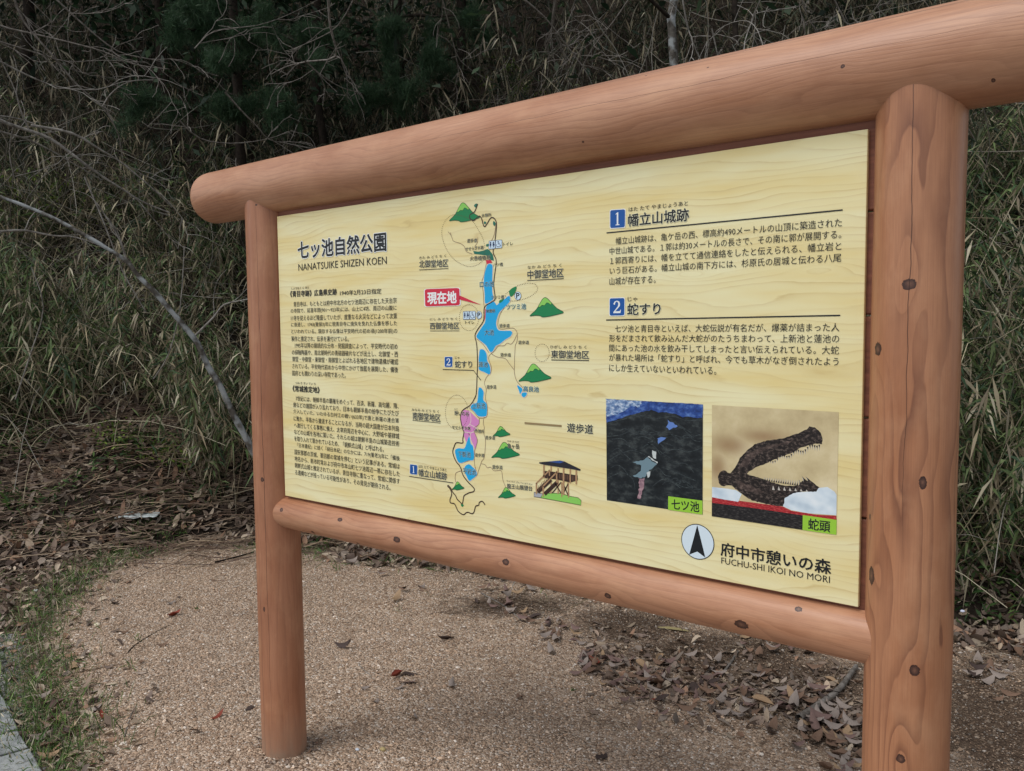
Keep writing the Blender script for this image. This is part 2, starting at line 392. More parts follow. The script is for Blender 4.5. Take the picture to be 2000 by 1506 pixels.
# backing boards
M_board = NT('backing_board_wood', .6, .3)
tc = M_board.n('ShaderNodeTexCoord').outputs['Object']; mp = M_board.n('ShaderNodeMapping'); mp.inputs['Scale'].default_value = (3, 3, 90)
M_board.t.links.new(tc, mp.inputs[0]); nn = M_board.noise(mp.outputs[0], 1, 4)
M_board.color(M_board.ramp(nn, [(.3, lin(104, 64, 50)), (.7, lin(138, 88, 68))])); M_board.bump(nn, .3, .001); M_board = M_board.m
def boxmesh(name, x0, x1, y0, y1, z0, z1, mat, bev=.002):
    bm = bmesh.new(); bmesh.ops.create_cube(bm, size=1)
    for v in bm.verts: v.co = Vector(((x0 + x1) / 2 + v.co.x * (x1 - x0), (y0 + y1) / 2 + v.co.y * (y1 - y0), (z0 + z1) / 2 + v.co.z * (z1 - z0)))
    if bev: bmesh.ops.bevel(bm, geom=list(bm.edges), offset=bev, segments=1, affect='EDGES')
    me = bpy.data.meshes.new(name); bm.to_mesh(me); bm.free(); me.materials.append(mat); return me
zt, zb = PT + .045, PT - .925; n = 5; hgt = (zt - zb) / n
for k in range(n):
    child('plank', boxmesh('plank', -.05, 1.85, .012, .036, zb + k * hgt + .0015, zb + (k + 1) * hgt - .0015, M_board, .003))

# ------------------------------------------------------------------ the printed panel
def panel_mat():
    m = NT('printed_wood_grain_panel', .42, .35)
    tc = m.n('ShaderNodeTexCoord').outputs['Object']; sp = m.n('ShaderNodeSeparateXYZ'); m.set(sp.inputs[0], tc)
    u, v = sp.outputs[0], sp.outputs[2]
    lo = m.noise(m.comb(m.math('MULTIPLY', u, 1.6), m.math('MULTIPLY', v, 7.)), 1, 2, .5)
    md = m.noise(m.comb(m.math('MULTIPLY', u, 9.), m.math('MULTIPLY', v, 42.), 3.), 1, 3, .55)
    f = m.math('MULTIPLY_ADD', lo, .16, v); f = m.math('MULTIPLY_ADD', md, .011, f)
    for (px, py, a, b, A) in [(1010, 553, .045, .011, .03), (1345, 538, .05, .010, .03), (1010, 803, .06, .012, .034), (1600, 525, .06, .012, -.03), (690, 575, .03, .012, .025),
                              (1400, 470, .03, .02, -.02), (1250, 1010, .07, .02, .03), (1480, 1050, .05, .02, -.03), (860, 960, .05, .02, .025), (760, 500, .04, .02, -.02), (1150, 735, .05, .013, .03), (1180, 545, .05, .012, -.02)]:
        q = P(px, py); du = m.math('MULTIPLY', m.math('SUBTRACT', u, q[0]), 1 / a); dv = m.math('MULTIPLY', m.math('SUBTRACT', v, q[1]), 1 / b)
        e = m.math('EXPONENT', m.math('MULTIPLY', m.math('ADD', m.math('MULTIPLY', du, du), m.math('MULTIPLY', dv, dv)), -1.))
        f = m.math('MULTIPLY_ADD', e, A, f)
    ph = m.math('FRACT', m.math('MULTIPLY', f, 62))
    line = m.ramp(ph, [(0, g1(0)), (.6, g1(.12)), (.84, g1(.5)), (.92, g1(1)), (1, g1(0))])
    big = m.noise(m.comb(m.math('MULTIPLY', u, 2.5), m.math('MULTIPLY', v, 16.), 7.), 1, 3, .55)
    c = m.mix(m.ramp(big, [(.36, g1(0)), (.68, g1(1))]), lin(236, 229, 184), lin(229, 210, 146))
    amt = m.ramp(m.noise(m.comb(m.math('MULTIPLY', u, 4.), m.math('MULTIPLY', v, 22.), 2.), 1, 2), [(.35, g1(.06)), (.65, g1(.6))])
    c = m.mix(m.math('MULTIPLY', line, amt), c, lin(200, 174, 114))
    m.color(c); return m.m
M_panel = panel_mat()
panel_me = boxmesh('panel', 0, 1.8, 0, .011, PT - .9018, PT, M_panel, .0008)
panel = child('panel', panel_me)
pm = {}
def ink(name, rgb, rough=.42):
    if name not in pm: pm[name] = flat('ink_' + name, rgb, rough, .35)
    return pm[name]
BLK = ink('black', (26, 30, 34)); WHT = ink('white', (236, 240, 240)); BLUE = ink('blue', (20, 84, 160)); RED = ink('red', (206, 44, 70))
POND = ink('pond_blue', (24, 168, 226)); DG = ink('dark_green', (24, 130, 78)); LG = ink('light_green', (140, 206, 96)); TRAIL = ink('trail', (140, 112, 92))
ROAD = ink('road', (62, 44, 38)); PINK = ink('pink', (214, 138, 196)); HALO = ink('halo', (236, 236, 206)); SHORE = ink('shore', (226, 214, 200)); TEAL = ink('teal', (34, 112, 92))
LEG = ink('legend_bar', (150, 130, 92)); LIME = ink('lime_label', (152, 204, 62))
def sub(name, me, label=None, kind=None): return link(name, me, panel, label=label, kind=kind)
def stuffs(name, items, mat, layer): sub(name, poly_mesh(name, items, mat, layer), kind='stuff')
def subs(name, items, mat, layer):
    for it in items: sub(name, poly_mesh(name, [it], mat, layer))
def yl(k): return -.00035 - .00012 * k
def poly_mesh(name, items, mat, layer):
    """items: list of outlines in panel metres"""
    V, F, o = [], [], 0
    for pts in items:
        if isinstance(pts, Ribbon):
            k = len(pts.a); V += [(p[0], yl(layer), p[1]) for p in np.vstack([pts.a, pts.b])]
            F += [(o + i, o + k + i, o + k + i + 1, o + i + 1) for i in range(k - 1)]; o += 2 * k; continue
        vs = [Vector((p[0], p[1], 0)) for p in pts]
        for t in tessellate_polygon([vs]):
            a, b, c = t
            n = (vs[b] - vs[a]).cross(vs[c] - vs[a]).z
            F.append((o + a, o + b, o + c) if n > 0 else (o + a, o + c, o + b))
        V += [(p[0], yl(layer), p[1]) for p in pts]; o += len(pts)
    me = bpy.data.meshes.new(name); me.from_pydata(V, [], F); me.materials.append(mat); me.update(); return me
def smooth(pts, closed=True, n=5):
    p = np.array(pts, float); N = len(p); out = []
    for i in range(N if closed else N - 1):
        if closed: a, b, c, d = p[i - 1], p[i], p[(i + 1) % N], p[(i + 2) % N]
        else: a, b, c, d = p[max(i - 1, 0)], p[i], p[i + 1], p[min(i + 2, N - 1)]
        for k in range(n):
            t = k / n; out.append(.5 * ((2 * b) + (c - a) * t + (2 * a - 5 * b + 4 * c - d) * t * t + (3 * b - a - 3 * c + d) * t ** 3))
    if not closed: out.append(p[-1])
    return np.array(out)
class Ribbon:
    def __init__(s, a, b): s.a, s.b = a, b
def strip(pts, wd):
    p = np.array(pts); t = np.gradient(p, axis=0); t /= (np.linalg.norm(t, axis=1)[:, None] + 1e-12); nrm = np.c_[-t[:, 1], t[:, 0]] * wd / 2
    return [Ribbon(p + nrm, p - nrm)]
def mp_(f, pts): return np.array([f(x, y) for x, y in pts])
def lw(f, wpx, at=(900, 500)): a = f(*at); b = f(at[0], at[1] + wpx); return abs(a[1] - b[1])
def line(f, pts, wpx, sm=True): q = mp_(f, pts); q = smooth(q, False, 4) if sm else q; return strip(q, lw(f, wpx, pts[0]))
def circ(cx, cy, r, n=28): return np.array([(cx + r * math.cos(a), cy + r * math.sin(a)) for a in np.linspace(0, 2 * math.pi, n, endpoint=False)])

TXT = {}
def text_vf(s, off):
    key = (s, off)
    if key not in TXT:
        c = bpy.data.curves.new('t', 'FONT'); c.body = s; c.offset = off; c.resolution_u = 2
        o = bpy.data.objects.new('t', c); COL.objects.link(o); me = o.to_mesh()
        V = np.array([v.co[:2] for v in me.vertices]); F = [tuple(p.vertices) for p in me.polygons]
        o.to_mesh_clear(); bpy.data.objects.remove(o); bpy.data.curves.remove(c); TXT[key] = (V, F)
    return TXT[key]
def ring(r, n): return [(r * math.cos(a), r * math.sin(a)) for a in np.linspace(.4, .4 + 2 * math.pi, n, endpoint=False)]
def text(name, lines, mat=None, off=.012, halo=0, layer=6, hmat=None, label=None):
    """lines: (string, left point, right point, glyph height); heavier strokes = the same outline stacked with tiny shifts"""
    for lay, sh, mt, nm in ([(layer - 1, ring(off + halo, 10) + ring((off + halo) * .5, 6), hmat or HALO, name.replace('lettering', 'halo'))] if halo else []) + \
            [(layer, [(0, 0)] + (ring(off, 8 if off > .015 else 4) if off else []), mat or BLK, name)]:
        for (s, a, b, h) in lines:
            V, F, n = [], [], 0
            v, f = text_vf(s, 0); lo, hi = v.min(0), v.max(0)
            a = np.array(a); b = np.array(b); ux = (b - a); L = np.linalg.norm(ux)
            ux = ux / L; uy = np.array([-ux[1], ux[0]])
            if abs(ux[1]) < .02: ux, uy = np.array([1., 0]), np.array([0, 1.])
            hh = h / max(hi[1] - lo[1], .55); kx = L / (hi[0] - lo[0])
            for si, (dx, dz) in enumerate(sh):
                q = v - (lo + hi) / 2 + np.array([dx * hh / kx, dz])
                p = (a + b) / 2 + np.outer(q[:, 0] * kx, ux) + np.outer(q[:, 1] * hh, uy)
                y = yl(lay) + .000003 * si
                V += [(x, y, z) for x, z in p]; F += [tuple(i + n for i in t) for t in f]; n += len(v)
            me = bpy.data.meshes.new(nm); me.from_pydata(V, [], F); me.materials.append(mt); me.update(); sub(nm, me, label)
def T(f, s, l, r, h): return (s, f(*l), f(*r), lw(f, h, ((l[0] + r[0]) / 2, l[1] + -h / 2 + (r[1] - l[1]) / 2)))
def body(f, rows, h):
    out = []
    for s, l, r in rows: out.append(T(f, s, l, r, h))
    return out
text('title_lettering', [T(c1, '七ッ池自然公園', (282, 314), (1207, 228), 188)], off=.028, halo=.035, hmat=WHT)
text('subtitle_lettering', [T(c1, 'NANATSUIKE SHIZEN KOEN', (286, 493), (1214, 425), 76)], off=0)
text('heading_lettering', [T(c1, '《青目寺跡》広島県史跡', (200, 775), (690, 755), 66), T(c2, '《常城推定地》', (172, 368), (455, 388), 66)], off=.022)
text('date_lettering', [T(c1, '1940年2月23日指定', (724, 762), (1158, 750), 56)], off=.008)
text('furigana_lettering', [T(c1, 'しょうもく じ あと', (213, 716), (398, 710), 24), T(c2, 'つね き すい てい ち', (200, 312), (415, 322), 24)], off=0.01)
text('body_lettering', body(c1, [
    ('青目寺は、もともとは府中市北方の七ツ池周辺に存在した天台宗', (235, 880), (1318, 848)),
    ('の寺院で、延喜年間(901～923年)には、山上に4坊、周辺の山腹に', (205, 953), (1318, 928)),
    ('11寺を従えるほど隆盛していたが、度重なる火災などによって次第', (208, 1026), (1322, 1010)),
    ('に衰退し、1743(寛保3)年に現青目寺に焼失を免れた仏像を移した', (210, 1098), (1322, 1090)),
    ('といわれている。現存する仏像は平安時代の初め頃(1200年前)の', (213, 1170), (1325, 1170)),
    ('製作と推定され、伝承を裏付けている。', (213, 1245), (815, 1249)),
    ('1995年以降の継続的な分布・発掘調査によって、平安時代の初め', (250, 1315), (1328, 1328)),
    ('の緑釉陶器や、南北朝時代の青磁器破片などが出土し、北御堂・西', (218, 1388), (1332, 1408)),
    ('御堂・中御堂・東御堂・南御堂とよばれる各地区で建物遺構が確認', (222, 1459), (1334, 1488))], 58) + body(c2, [
    ('されている。平安時代初めから中世にかけて伽藍を展開した、備後', (168, 135), (1280, 172)),
    ('国府とも関わりの深い寺院であった。', (168, 208), (730, 232)),
    ('7世紀には、朝鮮半島の覇権をめぐって、百済、新羅、高句麗、隋、', (205, 475), (1285, 553)),
    ('唐などの諸国が入り乱れており、日本も朝鮮半島の紛争にたびたび', (178, 543), (1287, 628)),
    ('介入していた。いわゆる白村江の戦い(633年)で唐と新羅の連合軍', (180, 614), (1288, 710)),
    ('に敗れ、半島から撤退することになるが、当時の超大国唐が日本列島', (183, 685), (1290, 790)),
    ('へ進行してくる事態に備え、太宰府周辺を中心に、大野城や基肄城', (187, 755), (1292, 870)),
    ('などの山城を各地に築いた。それらの城は朝鮮半島の山城築造技術', (188, 825), (1292, 948)),
    ('を取り入れて築かれているため、「朝鮮式山城」と呼ばれる。', (190, 896), (1130, 1008)),
    ('『日本書紀』に続く『続日本紀』のなかには、719(養老3)年に「備後', (220, 970), (1297, 1105)),
    ('国安那郡の茨城、葦田郡の常城を停む」という記事がある。常城は', (192, 1038), (1297, 1185)),
    ('地名から、新市町常および府中市本山町七ツ池周辺一帯に存在した', (193, 1110), (1297, 1262)),
    ('朝鮮式山城と推定されているが、青目寺跡に重なって、常城に関係す', (195, 1180), (1297, 1340)),
    ('る遺構などが残っている可能性があり、その発見が期待される。', (198, 1252), (1200, 1408))], 57), off=.003)
text('section_heading_lettering', [T(c6, '幡立山城跡', (220, 232), (678, 192), 94), T(c6, '蛇すり', (215, 905), (465, 898), 86)], off=.024, halo=.03, hmat=HALO)
text('section_furigana_lettering', [T(c6, 'はた たて やまじょうあと', (225, 152), (672, 104), 34), T(c6, 'じゃ', (218, 829), (290, 825), 34)], off=.005)
text('section_body_lettering', body(c6, [
    ('幡立山城跡は、亀ケ岳の西、標高約490メートルの山頂に築造された', (128, 390), (1832, 248)),
    ('中世山城である。１郭は約30メートルの長さで、その南に郭が展開する。', (80, 467), (1828, 336)),
    ('１郭西寄りには、幡を立てて通信連絡をしたと伝えられる、幡立岩と', (85, 542), (1828, 423)),
    ('いう巨石がある。幡立山城の南下方には、杉原氏の居城と伝わる八尾', (82, 616), (1828, 512)),
    ('山城が存在する。', (80, 690), (428, 680)),
    ('七ツ池と青目寺といえば、大蛇伝説が有名だが、爆薬が詰まった人', (122, 1052), (1813, 1037)),
    ('形をだまされて飲み込んだ大蛇がのたうちまわって、上新池と蓮池の', (78, 1125), (1812, 1122)),
    ('間にあった池の水を飲み干してしまったと言い伝えられている。大蛇', (78, 1198), (1810, 1208)),
    ('が暴れた場所は「蛇すり」と呼ばれ、今でも草木がなぎ倒されたよう', (78, 1270), (1808, 1294)),
    ('にしか生えていないといわれている。', (78, 1342), (885, 1367))], 60), off=.0)
subs('heading_rule', line(c6, [(58, 328), (1838, 155)], 9, False) + line(c6, [(55, 985), (1820, 950)], 9, False), BLK, 3)
def rrect(f, q, rad=.12):
    p = mp_(f, q); out = []
    for i in range(4):
        a, b, c = p[i - 1], p[i], p[(i + 1) % 4]
        s1 = b + (a - b) * rad; s2 = b + (c - b) * rad
        for t in np.linspace(0, 1, 5): out.append((1 - t) ** 2 * s1 + 2 * t * (1 - t) * b + t * t * s2)
    return np.array(out)
def grow(p, k): c = p.mean(0); return c + (p - c) * k
badges = [(c6, [(86, 158), (198, 150), (196, 285), (86, 293)], '1'), (c6, [(82, 822), (193, 819), (192, 950), (82, 952)], '2'),
          (c4, [(405, 703), (482, 703), (480, 803), (405, 803)], '2'), (c5, [(58, 650), (130, 660), (128, 755), (57, 745)], '1')]
subs('number_badge', [rrect(f, q) for f, q, _ in badges], BLUE, 5)
subs('number_badge_border', [grow(rrect(f, q), 1.08) for f, q, _ in badges], WHT, 4)
# serif numerals drawn as outlines (unit box)
D1 = [(.28, 0), (.72, 0), (.72, .05), (.58, .07), (.58, 1), (.5, 1), (.28, .88), (.28, .84), (.42, .87), (.42, .07), (.28, .05)]
D2 = [(.1, 0), (.88, 0), (.94, .27), (.88, .27), (.8, .15), (.3, .15), (.6, .38), (.8, .55), (.85, .74), (.74, .93), (.5, 1), (.25, .94), (.12, .78), (.16, .68), (.28, .68), (.3, .8), (.42, .93), (.6, .88), (.66, .72), (.58, .52), (.1, .08)]
dg = []
for f, q, s in badges:
    b = mp_(f, q); c = b.mean(0); w_ = b[:, 0].max() - b[:, 0].min(); h_ = (abs(b[0, 1] - b[3, 1]) + abs(b[1, 1] - b[2, 1])) / 2
    dg.append(np.array([(c[0] + (x - .5) * w_ * .62, c[1] + (y - .5) * h_ * .72) for x, y in (D1 if s == '1' else D2)]))
subs('number_lettering', dg, WHT, 6)

# --- map ---
road3 = [(735, 95), (705, 170), (680, 190), (658, 205), (655, 235), (690, 262), (720, 240), (745, 217), (765, 225), (780, 260), (790, 300), (805, 322), (830, 290), (860, 240), (882, 230), (905, 245), (920, 275), (922, 320), (915, 400), (905, 480), (890, 560), (895, 600), (915, 640), (920, 690), (910, 760), (900, 840), (895, 900), (900, 960), (908, 1020), (905, 1055), (880, 1075), (835, 1100), (810, 1120), (798, 1150), (795, 1250), (775, 1295), (740, 1343), (712, 1393), (708, 1425), (720, 1475), (728, 1543), (733, 1703), (728, 1823), (722, 1973), (712, 2023), (680, 2083), (650, 2118), (600, 2148), (570, 2185), (562, 2240)]
road5 = [(562, 190), (575, 260), (590, 310), (597, 330), (585, 400), (588, 428), (575, 438), (520, 435), (500, 470), (485, 520), (495, 570), (520, 625), (550, 660), (570, 700), (578, 735), (600, 780), (640, 830), (680, 870), (702, 900), (690, 925), (650, 935), (620, 950), (598, 965), (590, 1000), (580, 1048), (560, 1030), (530, 1000), (510, 960), (485, 930), (465, 890), (440, 862), (435, 872), (460, 900), (474, 950), (458, 1000), (462, 1035), (500, 1045), (520, 1080), (540, 1120), (590, 1155), (630, 1130), (680, 1145), (700, 1120), (715, 1070), (745, 1060), (750, 1035), (775, 1020), (795, 1035), (808, 1058)]
subs('road_print', line(c3, road3, 11) + line(c5, road5, 11), ROAD, 4)
ponds = [(c3, [(838, 700), (870, 697), (884, 720), (882, 800), (880, 900), (882, 980), (893, 1040), (870, 1065), (812, 1090), (805, 1000), (797, 900), (800, 820), (815, 750)]),
         (c4, [(1045, 92), (1060, 110), (1055, 150), (1015, 195), (975, 232), (945, 270), (925, 330), (920, 380), (940, 432), (990, 442), (1060, 442), (1080, 462), (1060, 500), (1010, 530), (960, 570), (915, 595), (890, 640), (868, 655), (850, 640), (820, 590), (780, 555), (735, 520), (722, 495), (740, 460), (780, 400), (810, 350), (815, 250), (822, 200), (850, 172), (898, 152), (925, 185), (950, 162), (1000, 128)]),
         (c4, [(760, 630), (800, 635), (825, 680), (830, 740), (855, 790), (862, 850), (850, 878), (800, 855), (748, 830), (752, 780), (745, 740), (750, 680)]),
         (c4, [(750, 1010), (775, 1020), (795, 1060), (790, 1130), (825, 1180), (825, 1280), (800, 1300), (740, 1295), (700, 1250), (665, 1215), (680, 1180), (725, 1160), (738, 1100), (740, 1050)]),
         (c5, [(650, 372), (665, 440), (690, 480), (695, 600), (640, 612), (570, 637), (535, 620), (510, 540), (512, 505), (545, 490), (600, 490), (625, 430)]),
         (c5, [(650, 650), (685, 680), (715, 710), (725, 755), (690, 790), (650, 815), (620, 760), (600, 700), (615, 665)]),
         (c4, [(1130, 990), (1155, 1000), (1180, 1022), (1178, 1045), (1160, 1072), (1148, 1040)]), (c4, [(1180, 1065), (1205, 1058), (1226, 1065), (1220, 1090), (1195, 1108), (1175, 1088)])]
pp_ = [smooth(mp_(f, q)) for f, q in ponds]
subs('pond_print', pp_, POND, 3)
sh = []
for q in pp_: q2 = np.vstack([q, q[:1]]); sh += strip(q2, .0032)
subs('shore_print', sh, SHORE, 2)
trails = [(c3, [(915, 290), (905, 380), (885, 440), (865, 470)]), (c3, [(437, 372), (465, 405), (480, 440), (495, 468), (560, 490), (600, 520), (620, 570), (680, 595)]), (c3, [(460, 380), (470, 415)]),
          (c3, [(735, 430), (732, 480), (705, 520)]), (c3, [(820, 690), (800, 800), (775, 880), (790, 980), (795, 1090), (800, 1120)]),
          (c4, [(1055, 130), (1010, 195), (962, 270), (938, 350), (940, 400), (965, 425), (1040, 418), (1090, 415), (1120, 440), (1133, 490), (1125, 560), (1110, 600), (1102, 800), (1105, 880), (1130, 950), (1185, 1010)]),
          (c4, [(1125, 480), (1105, 530), (1070, 575), (1030, 565), (1000, 590), (940, 595), (905, 640), (870, 670), (845, 700), (850, 745), (870, 800), (865, 860), (840, 885), (815, 920), (802, 970), (820, 1030), (812, 1120), (830, 1190), (830, 1280), (810, 1310), (750, 1315), (700, 1260), (650, 1212)]),
          (c4, [(725, 520), (790, 580), (845, 660)]), (c4, [(870, 670), (930, 705), (1010, 720), (1050, 770), (1097, 830)]),
          (c5, [(795, 195), (790, 240), (800, 280), (795, 340), (812, 400), (810, 480), (800, 580), (775, 620), (760, 660), (740, 720), (725, 760), (655, 815)]),
          (c5, [(770, 645), (810, 655), (830, 685), (865, 680), (900, 715), (970, 715), (985, 800), (1015, 880)]), (c5, [(570, 715), (520, 735), (508, 780), (515, 830)]),
          (c5, [(750, 190), (745, 250), (695, 300), (730, 400), (725, 450), (705, 510), (700, 600), (705, 660), (720, 720)]), (c5, [(700, 600), (640, 615), (570, 637)])]
subs('trail_print', sum([line(f, q, 5) for f, q in trails], []), TRAIL, 2.5)
pk = [(600, 105), (650, 115), (700, 165), (750, 210), (752, 245), (720, 280), (700, 320), (725, 380), (728, 430), (715, 500), (690, 470), (668, 400), (640, 340), (600, 325), (575, 260), (565, 190), (575, 140)]
subs('garden_print', [mp_(c5, pk), mp_(c5, [(605, 330), (655, 345), (650, 375), (620, 430), (595, 360)])], PINK, 2.2)
subs('garden_path_print', sum([line(c5, q, 7) for q in [[(650, 110), (665, 170), (660, 240), (600, 300), (590, 320)], [(655, 250), (720, 290), (700, 320)], [(600, 325), (660, 335), (690, 325), (740, 280)], [(660, 335), (665, 400), (700, 480)]]], []), SHORE, 2.4)
subs('park_print', [mp_(c3, [(690, 565), (740, 572), (790, 562), (830, 545), (850, 555), (885, 600), (897, 662), (862, 655), (830, 612), (760, 602), (700, 595)])] +
    [smooth(mp_(c3, q)) for q in [[(895, 265), (915, 290), (900, 315), (888, 290)], [(800, 270), (820, 278), (812, 296), (798, 292)], [(720, 90), (735, 105), (715, 132), (698, 110)], [(820, 500), (845, 495), (842, 518), (822, 520)]]], TEAL, 2.6)
subs('grove_print', [smooth(mp_(c3, q)) for q in [[(1125, 925), (1085, 935), (1050, 970), (1065, 1022), (1105, 990)], [(955, 1060), (1000, 1045), (975, 1078), (950, 1085)]]] + [smooth(mp_(c5, [(565, 1055), (580, 1050), (595, 1060), (580, 1076)]))], DG, 4.5)
subs('dam_print', [mp_(c3, [(815, 658), (865, 655), (882, 682), (825, 697)]), mp_(c3, [(808, 1145), (818, 1150), (812, 1240), (802, 1270)])], RED, 2.8)
MT = [(0, 0), (.19, .34), (.31, .72), (.38, .92), (.44, 1), (.52, .95), (.64, .72), (.8, .42), (1, .2), (.88, .1), (.7, .02), (.55, -.04), (.38, -.07), (.3, .0), (.14, .02)]
ML = [(.235, .48), (.31, .72), (.38, .92), (.44, 1), (.52, .95), (.655, .69), (.62, .60), (.55, .70), (.5, .72), (.44, .57), (.36, .58), (.3, .48)]
mts = [(c3, 1257, 1595, 1032, 1215), (c4, 1145, 1472, 773, 945), (c5, 887, 1060, 270, 368), (c5, 873, 1155, 430, 582), (c5, 478, 600, 825, 903), (c5, 940, 1113, 882, 983), (c3, 450, 755, 83, 262)]
o1, o2, o3 = [], [], []
for f, x0, x1, y0, y1 in mts:
    q = lambda L: np.array([f(x0 + (x1 - x0) * a, y1 - (y1 - y0) * b) for a, b in L])
    a = smooth(q(MT), n=3); o1.append(a); o2.append(q(ML)); o3 += strip(np.vstack([a, a[:1]]), .0013); b = q(ML[3:] + ML[:1]); o3 += strip(q(ML[5:] + ML[:1]), .0011)
subs('mountain_print', o1, DG, 3.2); subs('summit_print', o2, LG, 3.5); subs('mountain_outline', o3, ink('line_green', (18, 66, 40)), 3.8)
def dots(f, pts, closed=True, rad=.0011, gap=.0052):
    q = smooth(mp_(f, pts), closed, 10)
    if closed: q = np.vstack([q, q[:1]])
    L = np.r_[0, np.cumsum(np.linalg.norm(np.diff(q, axis=0), axis=1))]; s = np.arange(0, L[-1], gap)
    return [circ(np.interp(a, L, q[:, 0]), np.interp(a, L, q[:, 1]), rad, 7) for a in s]
ell = lambda cx, cy, a, b: [(cx + a * math.cos(t), cy + b * math.sin(t)) for t in np.linspace(0, 2 * math.pi, 12, endpoint=False)]
dd = dots(c3, [(500, 203), (610, 225), (690, 275), (750, 370), (790, 450), (808, 560), (790, 650), (740, 700), (660, 722), (580, 700), (500, 650), (430, 560), (385, 450), (375, 360), (395, 290), (440, 230)])
dd += dots(c3, [(1010, 1010), (1060, 960), (1130, 915), (1240, 888), (1310, 900), (1335, 940), (1310, 985), (1240, 1030), (1150, 1058), (1060, 1063)])
dd += dots(c4, ell(648, 310, 97, 130)) + dots(c4, ell(1380, 662, 71, 88)) + dots(c5, ell(525, 130, 114, 173))
stuffs('district_outline_print', dd, ink('dot_brown', (96, 70, 46)), 4.2)
subs('callout_border', [grow(rrect(c3, [(205, 948), (553, 935), (558, 1110), (210, 1122)], .1), 1.05)], WHT, 4.8)
subs('callout', [rrect(c3, [(205, 948), (553, 935), (558, 1110), (210, 1122)], .1), mp_(c3, [(553, 1010), (770, 1106), (553, 1052)])], RED, 5.4)
text('callout_lettering', [T(c3, '現在地', (235, 1040), (522, 1026), 118)], WHT, off=.035, layer=6.5)
text('trail_name_lettering', [T(c3, '休憩所', (775, 212), (872, 202), 36), T(c3, '遊歩道', (630, 464), (728, 458), 40), T(c3, 'せせらぎ水路', (612, 547), (795, 527), 38), T(c3, 'トイレ', (990, 499), (1088, 490), 34),
    T(c3, '八ツ橋', (890, 706), (988, 697), 36), T(c3, 'ツツミ橋', (873, 1030), (1000, 1025), 38), T(c3, '休憩所', (820, 1167), (912, 1165), 36), T(c3, 'トイレ', (610, 1280), (700, 1278), 32),
    T(c4, '遊歩道', (952, 390), (1055, 390), 38), T(c4, '遊歩道', (1143, 558), (1248, 556), 38), T(c4, '遊歩道', (963, 682), (1068, 682), 38), T(c4, '遊歩道', (825, 1003), (922, 1003), 40),
    T(c5, '憩いの谷', (503, 137), (650, 146), 46), T(c5, 'せせらぎ水路', (478, 277), (665, 291), 36), T(c5, '休憩所', (708, 315), (802, 321), 38), T(c5, '遊歩道', (812, 381), (910, 386), 38),
    T(c5, '遊歩道', (708, 555), (802, 562), 38), T(c5, '遊歩道', (882, 675), (985, 682), 42)], off=.01, halo=.02, layer=7)
text('district_lettering', [T(c3, '北御堂地区', (150, 697), (440, 685), 76), T(c3, '中御堂地区', (1235, 800), (1595, 785), 88), T(c4, '西御堂地区', (258, 393), (550, 391), 68), T(c4, '東御堂地区', (1472, 678), (1850, 680), 80),
    T(c5, '南御堂地区', (85, 168), (363, 184), 76), T(c4, '蛇すり', (508, 776), (680, 776), 70), T(c5, '幡立山城跡', (145, 734), (427, 770), 74), T(c5, '龍王山展望台', (1030, 866), (1283, 893), 48), T(c5, '亀ヶ岳', (1033, 465), (1152, 472), 50),
    T(c3, '火呑植物苑', (660, 640), (862, 632), 46), T(c5, '遊歩道', (1632, 280), (1890, 303), 92)], off=.016, halo=.02, layer=7)
text('pond_name_lettering', [T(c3, '口の池', (757, 900), (898, 893), 56), T(c3, 'ツツミ池', (1022, 1125), (1220, 1120), 56), T(c4, '大池', (805, 457), (898, 458), 58), T(c4, '蓮池', (745, 778), (838, 780), 54),
    T(c4, '上新池', (680, 1190), (812, 1193), 60), T(c4, '高良池', (1192, 1022), (1348, 1028), 56), T(c5, '下新池', (540, 547), (665, 554), 58), T(c5, '平岩池', (588, 715), (718, 732), 60)], off=.004, halo=.03, hmat=ink('pale_blue', (176, 222, 236)), layer=7)
text('map_furigana_lettering', [T(c3, 'きた み どう ち く', (150, 636), (420, 613), 28), T(c3, 'なか み どう ち く', (1235, 728), (1575, 710), 32), T(c4, 'にし み どう ち く', (258, 325), (530, 322), 26), T(c4, 'ひがし み どう ち く', (1462, 602), (1825, 605), 34),
    T(c5, 'みなみ み どう ち く', (75, 103), (347, 122), 28), T(c4, 'じゃ', (508, 710), (553, 712), 26), T(c5, 'はた たて やまじょうあと', (145, 670), (425, 707), 30), T(c5, 'りゅうおう ざん てん ぼう だい', (1028, 818), (1283, 850), 20),
    T(c5, 'かめ が たけ', (1033, 418), (1150, 428), 20), T(c5, 'いこ', (503, 98), (535, 100), 20)], off=.004, layer=7)
subs('name_underline', sum([line(f, q, w_, False) for f, q, w_ in [(c3, [(148, 755), (440, 741)], 6), (c3, [(1233, 862), (1597, 842)], 7), (c4, [(257, 443), (552, 442)], 5), (c4, [(1472, 733), (1850, 740)], 8),
    (c5, [(83, 210), (363, 238)], 5), (c4, [(385, 828), (693, 838), (767, 937)], 7), (c5, [(48, 770), (490, 837)], 7)]], []), BLK, 5)
subs('legend_bar', line(c5, [(1205, 237), (1575, 267)], 20, False), LEG, 5)
icons = [(c3, [(850, 468), (910, 462), (908, 540), (848, 545)]), (c3, [(918, 460), (977, 457), (977, 532), (915, 537)]), (c3, [(592, 1174), (652, 1171), (652, 1248), (592, 1250)]), (c3, [(658, 1171), (712, 1171), (711, 1248), (657, 1248)])]
par = [(c3, 1137, 1015, 39), (c3, 748, 1207, 36)]
def cpx(f, x, y, r): c = f(x, y); return circ(c[0], c[1], lw(f, r, (x, y)))
